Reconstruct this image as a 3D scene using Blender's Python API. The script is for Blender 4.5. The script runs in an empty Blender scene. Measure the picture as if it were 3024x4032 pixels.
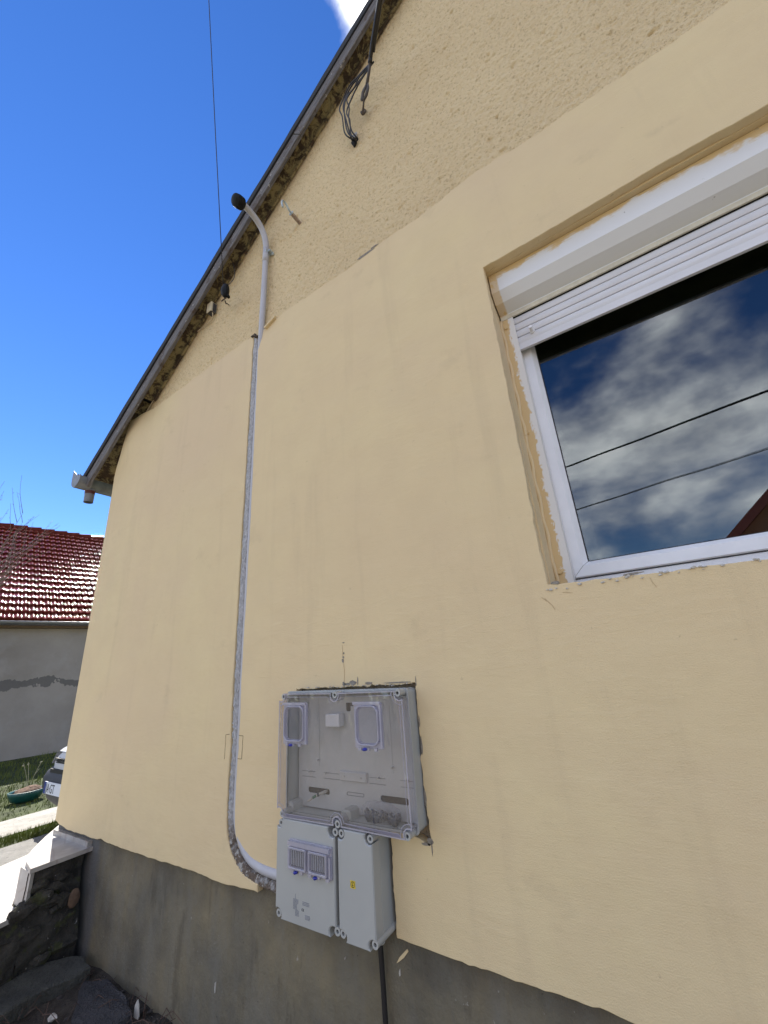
import bpy, bmesh, math, random
import numpy as np
from mathutils import Vector, Matrix
from mathutils.geometry import tessellate_polygon
rad = math.radians
random.seed(7)
sc = bpy.context.scene
COL = sc.collection
EYE = 1.45          # height of the lens above the ground; everything below is laid out from eye level, then lifted

# ------------------------------------------------------------------ camera
cam = bpy.data.cameras.new("camera")
cam.sensor_fit = 'HORIZONTAL'; cam.sensor_width = 36.0; cam.lens = 36.0 * 1580 / 3024
cam.clip_start = 0.02; cam.clip_end = 2000
co = bpy.data.objects.new("camera", cam); COL.objects.link(co)
Rm = Matrix(((0.83366, 0.24343, 0.49573), (0.54819, -0.25571, -0.79631), (-0.06708, 0.9356, -0.34662)))
co.matrix_world = Matrix.Translation((0, -1.45, EYE)) @ Rm.to_4x4()
sc.camera = co
sc.view_settings.view_transform = 'Standard'; sc.view_settings.look = 'None'
sc.cycles.transparent_max_bounces = 32
sc.view_settings.gamma = 1; sc.view_settings.use_curve_mapping = False
sc.view_settings.exposure = 1.38

# ------------------------------------------------------------------ sun and sky
SUN_EL = rad(46); SUN_V = Vector((-0.94, 0.34, 0)).normalized()
sd = Vector((SUN_V.x * math.cos(SUN_EL), SUN_V.y * math.cos(SUN_EL), math.sin(SUN_EL)))
sl = bpy.data.lights.new("sun", 'SUN'); sl.energy = 4.0; sl.angle = rad(0.5); sl.color = (1.0, 0.95, 0.86)
so = bpy.data.objects.new("sun", sl); COL.objects.link(so)
so.rotation_euler = sd.to_track_quat('Z', 'Y').to_euler(); so.location = (-20, 10, 30)

world = bpy.data.worlds.new("World"); sc.world = world; world.use_nodes = True
wt = world.node_tree; wt.nodes.clear()
def wn(t, **k):
    n = wt.nodes.new(t)
    for a, b in k.items(): setattr(n, a, b)
    return n
def wlink(a, b): wt.links.new(a, b)
sky = wn('ShaderNodeTexSky', sky_type='NISHITA'); sky.sun_disc = False
sky.sun_elevation = SUN_EL; sky.sun_rotation = math.atan2(SUN_V.x, SUN_V.y)
sky.altitude = 200; sky.air_density = 1.0; sky.dust_density = 0.0; sky.ozone_density = 3.0
hs = wn('ShaderNodeHueSaturation'); hs.inputs['Saturation'].default_value = 1.26; hs.inputs['Hue'].default_value = 0.513; hs.inputs['Value'].default_value = 0.72
wlink(sky.outputs[0], hs.inputs['Color'])
tc = wn('ShaderNodeTexCoord')
sx = wn('ShaderNodeSeparateXYZ'); wlink(tc.outputs['Generated'], sx.inputs[0])
def wm(op, a, b=None, c=None, clamp=False):
    n = wn('ShaderNodeMath', operation=op, use_clamp=clamp)
    for i, v in enumerate((a, b, c)):
        if v is None: continue
        if isinstance(v, (int, float)): n.inputs[i].default_value = v
        else: wlink(v, n.inputs[i])
    return n.outputs[0]
zz = wm('MAXIMUM', wm('ADD', sx.outputs[2], 0.12), 0.05)
px = wm('DIVIDE', sx.outputs[0], zz); py = wm('DIVIDE', sx.outputs[1], zz)
cb = wn('ShaderNodeVectorMath', operation='MULTIPLY'); wlink(tc.outputs['Generated'], cb.inputs[0]); cb.inputs[1].default_value = (1.0, 1.0, 1.7)
nz = wn('ShaderNodeTexNoise'); nz.inputs['Scale'].default_value = 2.3; nz.inputs['Detail'].default_value = 9
nz.inputs['Roughness'].default_value = 0.55; nz.inputs['Distortion'].default_value = 0.25; wlink(cb.outputs[0], nz.inputs['Vector'])
nz2 = wn('ShaderNodeTexNoise'); nz2.inputs['Scale'].default_value = 7.0; nz2.inputs['Detail'].default_value = 8; wlink(cb.outputs[0], nz2.inputs['Vector'])
# cover: broken cloud over the street side (-Y), clear over the house side, one small cloud high up
cov = wn('ShaderNodeMapRange'); wlink(sx.outputs[1], cov.inputs[0])
cov.inputs[1].default_value = 0.12; cov.inputs[2].default_value = -0.25; cov.inputs[3].default_value = -0.6; cov.inputs[4].default_value = 0.10
dt = wn('ShaderNodeVectorMath', operation='DISTANCE'); wlink(tc.outputs['Generated'], dt.inputs[0]); dt.inputs[1].default_value = (-0.137, 0.262, 0.956)
loc = wn('ShaderNodeMapRange'); wlink(dt.outputs['Value'], loc.inputs[0])
loc.inputs[1].default_value = 0.0; loc.inputs[2].default_value = 0.080; loc.inputs[3].default_value = 1.0; loc.inputs[4].default_value = 0.0
dens = wm('ADD', wm('ADD', nz.outputs[0], wm('MULTIPLY', wm('SUBTRACT', nz2.outputs[0], 0.5), 0.45)), cov.outputs[0])
cm = wn('ShaderNodeMapRange', interpolation_type='SMOOTHSTEP'); wlink(dens, cm.inputs[0])
cm.inputs[1].default_value = 0.48; cm.inputs[2].default_value = 0.92
nz3 = wn('ShaderNodeTexNoise'); nz3.inputs['Scale'].default_value = 11.0; nz3.inputs['Detail'].default_value = 8; wlink(tc.outputs['Generated'], nz3.inputs['Vector'])
wisp = wn('ShaderNodeMapRange', interpolation_type='SMOOTHSTEP'); wlink(wm('ADD', wm('MULTIPLY', loc.outputs[0], 1.0), wm('MULTIPLY', wm('SUBTRACT', nz3.outputs[0], 0.5), 1.6)), wisp.inputs[0]); wisp.inputs[1].default_value = 0.20; wisp.inputs[2].default_value = 1.05
wispm = wm('MULTIPLY', wisp.outputs[0], wm('GREATER_THAN', loc.outputs[0], 0.001))
cmask = wm('MAXIMUM', cm.outputs[0], wispm)
shade = wn('ShaderNodeMapRange'); wlink(nz2.outputs[0], shade.inputs[0])
shade.inputs[1].default_value = 0.35; shade.inputs[2].default_value = 0.65; shade.inputs[3].default_value = 7.5; shade.inputs[4].default_value = 13.0
cc = wn('ShaderNodeMix', data_type='RGBA', blend_type='MULTIPLY'); cc.inputs[0].default_value = 1
cc.inputs[6].default_value = (1.0, 0.99, 0.97, 1)
wlink(shade.outputs[0], cc.inputs[7])
mx = wn('ShaderNodeMix', data_type='RGBA'); wlink(cmask, mx.inputs[0]); wlink(hs.outputs[0], mx.inputs[6]); wlink(cc.outputs[2], mx.inputs[7])
bg = wn('ShaderNodeBackground'); bg.inputs['Strength'].default_value = 0.11; wlink(mx.outputs[2], bg.inputs['Color'])
wo = wn('ShaderNodeOutputWorld'); wlink(bg.outputs[0], wo.inputs[0])

# ------------------------------------------------------------------ node helpers
class Mt:
    """short hand for a node material"""
    def __init__(s, name):
        s.m = bpy.data.materials.new(name); s.m.use_nodes = True; s.t = s.m.node_tree
        s.b = s.t.nodes['Principled BSDF']; s.o = s.t.nodes['Material Output']
        s.tc = s.t.nodes.new('ShaderNodeTexCoord').outputs['Object']; s.h = None
    def n(s, t, **k):
        n = s.t.nodes.new(t)
        for a, b in k.items(): setattr(n, a, b)
        return n
    def put(s, inp, v):
        if isinstance(v, bpy.types.NodeSocket): s.t.links.new(v, inp)
        elif isinstance(v, (tuple, list)) and len(v) == 3 and inp.type == 'RGBA': inp.default_value = (*v, 1)
        else: inp.default_value = v
    def vec(s, scale=(1, 1, 1), loc=(0, 0, 0), rot=(0, 0, 0)):
        n = s.n('ShaderNodeMapping'); s.put(n.inputs[0], s.tc); n.inputs['Scale'].default_value = scale
        n.inputs['Location'].default_value = loc; n.inputs['Rotation'].default_value = rot; return n.outputs[0]
    def noise(s, scale, detail=4, rough=0.55, vec=None, dist=0.0):
        n = s.n('ShaderNodeTexNoise'); s.put(n.inputs['Vector'], vec if vec is not None else s.tc)
        n.inputs['Scale'].default_value = scale; n.inputs['Detail'].default_value = detail
        n.inputs['Roughness'].default_value = rough; n.inputs['Distortion'].default_value = dist; return n.outputs[0]
    def vor(s, scale, vec=None, feature='F1', out='Distance'):
        n = s.n('ShaderNodeTexVoronoi', feature=feature); s.put(n.inputs['Vector'], vec if vec is not None else s.tc)
        n.inputs['Scale'].default_value = scale; return n.outputs[out]
    def map(s, v, a, b, c=0.0, d=1.0):
        n = s.n('ShaderNodeMapRange'); s.put(n.inputs[0], v)
        for i, q in enumerate((a, b, c, d)): n.inputs[i + 1].default_value = q
        return n.outputs[0]
    def math(s, op, a, b=0.0, clamp=False):
        n = s.n('ShaderNodeMath', operation=op, use_clamp=clamp); s.put(n.inputs[0], a); s.put(n.inputs[1], b); return n.outputs[0]
    def mix(s, f, a, b, mode='MIX'):
        n = s.n('ShaderNodeMix', data_type='RGBA', blend_type=mode); s.put(n.inputs[0], f); s.put(n.inputs[6], a); s.put(n.inputs[7], b); return n.outputs[2]
    def axis(s, i):
        n = s.n('ShaderNodeSeparateXYZ'); s.put(n.inputs[0], s.tc); return n.outputs[i]
    def bump(s, h, dist, strength=1.0):
        n = s.n('ShaderNodeBump'); s.put(n.inputs['Height'], h); n.inputs['Distance'].default_value = dist
        n.inputs['Strength'].default_value = strength
        if s.h is not None: s.put(n.inputs['Normal'], s.h)
        s.h = n.outputs[0]
    def done(s, col, rough=0.6, **k):
        s.put(s.b.inputs['Base Color'], col); s.put(s.b.inputs['Roughness'], rough)
        for a, b in k.items(): s.put(s.b.inputs[a.replace('_', ' ')], b)
        if s.h is not None: s.put(s.b.inputs['Normal'], s.h)
        return s.m

def simple(name, col, rough=0.5, var=0.12, scale=30, bump=0.0, bscale=200, **k):
    m = Mt(name); f = m.noise(scale, 5)
    c = m.mix(m.map(f, 0.3, 0.7), tuple(x * (1 - var) for x in col), tuple(min(1, x * (1 + var)) for x in col))
    if bump: m.bump(m.noise(bscale, 3), bump)
    return m.done(c, rough, **k)

# ---- wall paints
CREAM = (0.66, 0.495, 0.285)
def m_smooth():
    m = Mt("cream_render")
    big = m.noise(1.1, 4, 0.5); mid = m.noise(5, 5, 0.6); fine = m.noise(260, 2, 0.5)
    c = m.mix(m.map(big, 0.35, 0.68), (0.715, 0.563, 0.338), (0.735, 0.597, 0.345))
    c = m.mix(m.map(mid, 0.38, 0.62, 0, 0.30), c, (0.65, 0.507, 0.308))
    c = m.mix(m.map(m.noise(0.8, 4, 0.55, m.vec(loc=(7, 2, 3))), 0.48, 0.68, 0, 0.5), c, (0.665, 0.510, 0.335))
    c = m.mix(m.map(m.noise(3.1, 6, 0.65, m.vec((1, 1, 1.3), loc=(1, 2, 9))), 0.62, 0.74, 0, 0.35), c, (0.52, 0.41, 0.25))
    st = m.noise(7, 5, 0.6, m.vec((1.0, 1, 0.10)))
    c = m.mix(m.map(st, 0.56, 0.72, 0, 0.22), c, (0.50, 0.39, 0.245))
    sp = m.noise(33, 3, 0.6)
    c = m.mix(m.map(sp, 0.70, 0.76, 0, 0.55), c, (0.40, 0.31, 0.19))
    c = m.mix(m.map(m.noise(420, 2, 0.6), 0.3, 0.7, 0.0, 0.16), c, (0.40, 0.33, 0.2))
    m.bump(m.noise(2.2, 4, 0.5, m.vec((1, 1, 1.6))), 0.012)
    tro = m.noise(16, 6, 0.62, m.vec((0.45, 1, 1.8), rot=(0, 0.12, 0)), 0.8)
    m.bump(m.math('MULTIPLY', m.map(tro, 0.42, 0.75), m.map(m.noise(1.7, 3, .5, m.vec(loc=(4, 0, 2))), 0.4, 0.65, 0.1, 1)), 0.0008)
    scr = m.noise(60, 3, 0.6, m.vec((0.16, 1, 2.4), rot=(0, 0.06, 0)), 0.5)
    msk = m.map(m.noise(1.3, 3), 0.48, 0.62)
    m.bump(m.math('MULTIPLY', scr, msk), 0.0006)
    m.bump(fine, 0.0010); m.bump(m.map(m.noise(9, 4, .5, m.vec(loc=(3, 3, 3))), .45, .7), 0.0008)
    return m.done(c, 0.9)
def m_rough():
    m = Mt("cream_roughcast")
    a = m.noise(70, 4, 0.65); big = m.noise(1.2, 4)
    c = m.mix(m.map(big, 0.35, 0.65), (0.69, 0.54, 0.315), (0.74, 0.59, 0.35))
    c = m.mix(m.map(a, 0.34, 0.45, 0.6, 0), c, (0.38, 0.27, 0.14))  # hollows of the grain coloured darker, standing in for shade in the relief
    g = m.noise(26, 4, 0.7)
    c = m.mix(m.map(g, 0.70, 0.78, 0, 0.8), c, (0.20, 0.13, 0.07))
    m.bump(a, 0.011); m.bump(m.noise(160, 2), 0.004)
    return m.done(c, 0.95)
def m_plinth():
    m = Mt("grey_cement_plinth")
    a = m.noise(2.6, 6, 0.62); b = m.noise(9, 5, 0.6, m.vec((1.6, 1, 0.35))); f = m.noise(140, 3)
    c = m.mix(m.map(a, 0.36, 0.64), (0.108, 0.097, 0.072), (0.215, 0.180, 0.112))
    c = m.mix(m.map(b, 0.42, 0.75, 0, 0.75), c, (0.165, 0.154, 0.125))
    c = m.mix(m.map(m.noise(5, 5, 0.7, m.vec((2.2, 1, 0.5), (3, 0, 0))), 0.56, 0.68, 0, 0.5), c, (0.07, 0.058, 0.04))
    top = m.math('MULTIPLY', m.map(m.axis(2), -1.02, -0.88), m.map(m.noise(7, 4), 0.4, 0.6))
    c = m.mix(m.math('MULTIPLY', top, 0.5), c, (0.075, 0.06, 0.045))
    c = m.mix(m.map(m.noise(55, 4, 0.7), 0.68, 0.73, 0, 0.8), c, (0.035, 0.03, 0.025))
    c = m.mix(m.map(m.noise(38, 3, 0.6, m.vec(loc=(5, 5, 5))), 0.71, 0.76, 0, 0.7), c, (0.34, 0.32, 0.28))
    xe = m.math('ADD', m.axis(0), m.math('MULTIPLY', m.math('SUBTRACT', m.noise(6, 4), 0.5), 0.10))
    c = m.mix(m.map(xe, -3.02, -3.08, 0, 0.85), c, (0.105, 0.107, 0.110))
    m.bump(m.noise(4, 5, 0.6), 0.02); m.bump(m.noise(45, 4, 0.6, m.vec((1.3, 1, 0.6))), 0.004); m.bump(f, 0.0012)
    return m.done(c, 0.88)
def m_mortar():
    m = Mt("grey_mortar")
    a = m.noise(90, 4, 0.65, m.vec((1, 1, 0.6), rot=(0, 0.7, 0)), 0.6)
    c = m.mix(m.map(a, 0.35, 0.65), (0.30, 0.30, 0.31), (0.56, 0.56, 0.575))
    low = m.map(m.axis(2), -0.60, -0.72)
    c = m.mix(m.math('MULTIPLY', low, m.map(m.noise(25, 4), 0.38, 0.5, 0, .9)), c, (0.17, 0.125, 0.09))
    c = m.mix(m.math('MULTIPLY', low, m.map(m.noise(60, 4), 0.55, 0.62, 0, .9)), c, (0.6, 0.59, 0.57))
    m.bump(a, 0.012); m.bump(m.noise(300, 2), 0.002)
    return m.done(c, 0.9)
def m_fascia():
    m = Mt("weathered_grey_board")
    g = m.noise(9, 6, 0.65, m.vec((0.5, 4, 4), rot=(0, rad(-39.5), 0)).node.outputs[0])
    v = m.n('ShaderNodeMapping'); m.put(v.inputs[0], m.tc); v.vector_type = 'TEXTURE'
    v.inputs['Rotation'].default_value = (0, rad(-39.5), 0)
    v2 = m.n('ShaderNodeMapping'); m.put(v2.inputs[0], v.outputs[0]); v2.inputs['Scale'].default_value = (1.2, 14, 14)
    g = m.noise(6, 6, 0.65, v2.outputs[0])
    c = m.mix(m.map(g, 0.3, 0.7), (0.055, 0.048, 0.046), (0.20, 0.19, 0.19))
    c = m.mix(m.map(m.noise(7, 5, 0.7), 0.55, 0.62, 0, 0.8), c, (0.07, 0.048, 0.035))
    c = m.mix(m.map(m.noise(20, 4, 0.7), 0.64, 0.68, 0, 0.9), c, (0.42, 0.40, 0.38))
    m.bump(g, 0.006)
    return m.done(c, 0.85)
def m_soffit():
    m = Mt("peeling_painted_board")
    a = m.noise(11, 7, 0.72, dist=0.6)
    c = m.mix(m.map(a, 0.46, 0.54), (0.055, 0.035, 0.018), (0.30, 0.24, 0.11))
    c = m.mix(m.map(m.noise(30, 5, 0.7), 0.55, 0.6, 0, 0.7), c, (0.09, 0.05, 0.025))
    m.bump(a, 0.02)
    return m.done(c, 0.9)
def m_boxpaint():
    """white aluminium smeared with wall paint along its upper edge and its left end"""
    m = Mt("white_aluminium_paint_smeared")
    z = m.axis(2); x = m.axis(0)
    w = m.noise(6, 5, 0.6, m.vec((1.0, 1, 1)), 0.3); w2 = m.noise(60, 4, 0.7, m.vec((0.15, 1, 2)))
    zt = m.math('ADD', z, m.math('MULTIPLY', m.math('SUBTRACT', w, 0.5), 0.16))
    zt = m.math('ADD', zt, m.math('MULTIPLY', m.math('SUBTRACT', w2, 0.5), 0.05))
    top = m.map(zt, 1.645, 1.662)
    xe = m.math('ADD', x, m.math('MULTIPLY', m.math('SUBTRACT', w2, 0.5), 0.012))
    end = m.map(xe, -0.224, -0.229)
    end = m.math('MULTIPLY', end, m.map(m.noise(38, 4, 0.6, m.vec((1, 1, .6), rot=(0, .7, 0))), 0.42, 0.46, 1, 0.75))
    f = m.math('MAXIMUM', top, end)
    c = m.mix(f, (0.72, 0.73, 0.74), (0.62, 0.46, 0.24))
    c = m.mix(m.map(m.noise(26, 4, 0.7), 0.70, 0.73, 0, 0.7), c, (0.28, 0.26, 0.25))
    m.bump(m.noise(20, 3), 0.0006)
    return m.done(c, m.map(f, 0, 1, 0.38, 0.8), Specular_IOR_Level=0.35)
def m_railpaint():
    m = Mt("white_guide_rail_paint_smeared")
    x = m.axis(0); w = m.noise(48, 5, 0.75, m.vec((1, 1, 0.55), rot=(0, 0.5, 0)), 0.8); w2 = m.noise(5, 4)
    xe = m.math('ADD', x, m.math('MULTIPLY', m.math('SUBTRACT', w, 0.5), 0.075))
    xe = m.math('ADD', xe, m.math('MULTIPLY', m.math('SUBTRACT', w2, 0.5), 0.05))
    f = m.map(xe, -0.234, -0.231, 1, 0)
    c = m.mix(f, (0.76, 0.76, 0.75), (0.64, 0.475, 0.245))
    m.bump(w, 0.0012)
    return m.done(c, 0.6)
def m_glass():
    m = Mt("window_glass")
    g = m.n('ShaderNodeBsdfGlossy'); g.inputs['Roughness'].default_value = 0.0; g.inputs['Color'].default_value = (0.82, 0.86, 0.88, 1)
    t = m.n('ShaderNodeBsdfTransparent'); t.inputs['Color'].default_value = (0.5, 0.55, 0.52, 1)
    fr = m.n('ShaderNodeFresnel'); fr.inputs['IOR'].default_value = 1.75
    bp = m.n('ShaderNodeBump'); m.put(bp.inputs['Height'], m.noise(1.6, 2)); bp.inputs['Distance'].default_value = 0.0006
    m.put(g.inputs['Normal'], bp.outputs[0])
    f = m.math('MULTIPLY', m.math('MULTIPLY', fr.outputs[0], 2.0, True), m.math('SUBTRACT', 1.0, m.n('ShaderNodeNewGeometry').outputs['Backfacing']))
    mixn = m.n('ShaderNodeMixShader'); m.put(mixn.inputs[0], f); m.t.links.new(t.outputs[0], mixn.inputs[1]); m.t.links.new(g.outputs[0], mixn.inputs[2])
    m.t.links.new(mixn.outputs[0], m.o.inputs[0]); return m.m
def m_clear(name, tint, body, haze, wob=0.0, ior=1.5):
    """clear plastic sheet: mostly transparent, a little milky, glossy"""
    m = Mt(name)
    t = m.n('ShaderNodeBsdfTransparent'); t.inputs['Color'].default_value = (*tint, 1)
    d = m.n('ShaderNodeBsdfPrincipled'); m.put(d.inputs['Base Color'], body); d.inputs['Roughness'].default_value = 0.12
    if wob:
        bp = m.n('ShaderNodeBump'); m.put(bp.inputs['Height'], m.noise(9, 2, 0.5, m.vec((2.6, 1, 0.5)), 1.0)); bp.inputs['Distance'].default_value = wob
        m.put(d.inputs['Normal'], bp.outputs[0])
    g = m.n('ShaderNodeBsdfGlossy'); g.inputs['Roughness'].default_value = 0.06
    if wob: m.put(g.inputs['Normal'], bp.outputs[0])
    a = m.n('ShaderNodeMixShader'); a.inputs[0].default_value = haze
    m.t.links.new(t.outputs[0], a.inputs[1]); m.t.links.new(d.outputs[0], a.inputs[2])
    fr = m.n('ShaderNodeFresnel'); fr.inputs['IOR'].default_value = ior
    b = m.n('ShaderNodeMixShader'); m.put(b.inputs[0], fr.outputs[0])
    m.put(b.inputs[0], m.math('MULTIPLY', fr.outputs[0], m.math('SUBTRACT', 1.0, m.n('ShaderNodeNewGeometry').outputs['Backfacing'])))
    m.t.links.new(a.outputs[0], b.inputs[1]); m.t.links.new(g.outputs[0], b.inputs[2])
    m.t.links.new(b.outputs[0], m.o.inputs[0]); return m.m
def m_tile():
    m = Mt("glazed_maroon_tile")
    c = m.mix(m.map(m.noise(9, 3), 0.3, 0.7), (0.10, 0.018, 0.012), (0.155, 0.031, 0.020))
    c = m.mix(m.map(m.noise(40, 3), 0.66, 0.72, 0, 0.5), c, (0.05, 0.02, 0.015))
    return m.done(c, 0.06, Specular_IOR_Level=0.03)
def m_grime():
    m = Mt("patched_grey_plaster")
    a = m.noise(0.7, 5, 0.6); b = m.noise(2.0, 5, 0.65)
    c = m.mix(m.map(a, 0.35, 0.65), (0.26, 0.243, 0.210), (0.345, 0.325, 0.285))
    c = m.mix(m.map(b, 0.5, 0.66, 0, 0.35), c, (0.38, 0.37, 0.345))
    # one long irregular crack of missing plaster at mid height
    z = m.axis(2); wob = m.noise(0.9, 5, 0.75)
    zz = m.math('ABSOLUTE', m.math('ADD', m.math('SUBTRACT', z, 0.05), m.math('MULTIPLY', m.math('SUBTRACT', wob, 0.5), 0.55)))
    wid = m.map(m.noise(1.7, 5, 0.7), 0.4, 0.65, 0.0, 0.12)
    f = m.math('GREATER_THAN', m.math('ADD', wid, 0.014), zz)
    c = m.mix(m.math('MULTIPLY', f, 0.75), c, (0.095, 0.095, 0.09))
    m.bump(b, 0.02)
    return m.done(c, 0.95)
def m_stonewall():
    m = Mt("mossy_dark_stone")
    a = m.noise(9, 6, 0.7); v = m.vor(7, m.vec((1, 1, 1.4)))
    c = m.mix(m.map(a, 0.35, 0.65), (0.012, 0.011, 0.009), (0.06, 0.055, 0.045))
    c = m.mix(m.map(m.noise(16, 4), 0.55, 0.63, 0, 0.8), c, (0.045, 0.05, 0.015))
    c = m.mix(m.map(m.noise(45, 3), 0.70, 0.73), c, (0.26, 0.25, 0.23))
    m.bump(a, 0.03); m.bump(m.noise(60, 3), 0.006)
    return m.done(c, 0.95)
def m_soil():
    m = Mt("dark_soil")
    a = m.noise(6, 7, 0.7)
    c = m.mix(m.map(a, 0.35, 0.65), (0.018, 0.014, 0.010), (0.075, 0.06, 0.045))
    c = m.mix(m.map(m.noise(70, 3), 0.68, 0.72), c, (0.22, 0.20, 0.17))
    m.bump(a, 0.05); m.bump(m.noise(60, 4), 0.01)
    return m.done(c, 1.0)
def m_ground():
    m = Mt("worn_yard_ground")
    a = m.noise(1.5, 7, 0.65)
    c = m.mix(m.map(a, 0.4, 0.6), (0.13, 0.11, 0.08), (0.24, 0.22, 0.17))
    m.bump(m.noise(20, 5), 0.02)
    return m.done(c, 1.0)
def m_concrete(name, lo, hi, bmp=0.006):
    m = Mt(name); a = m.noise(5, 8, 0.75)
    c = m.mix(m.map(a, 0.35, 0.65), lo, hi)
    c = m.mix(m.map(m.noise(30, 4), 0.64, 0.70, 0, 0.5), c, tuple(x * 0.35 for x in lo))
    m.bump(a, bmp * 3); m.bump(m.noise(80, 4), bmp)
    return m.done(c, 0.92)
def m_marble():
    m = Mt("pale_veined_marble")
    v = m.vor(7, m.vec((1, 1, 1)), 'DISTANCE_TO_EDGE'); w = m.noise(5, 5, 0.6, dist=1.5)
    c = m.mix(m.map(w, 0.4, 0.6), (0.33, 0.305, 0.28), (0.43, 0.41, 0.38))
    c = m.mix(m.map(v, 0.0, 0.05, 0.5, 0), c, (0.25, 0.19, 0.16))
    return m.done(c, 0.35)

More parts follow.
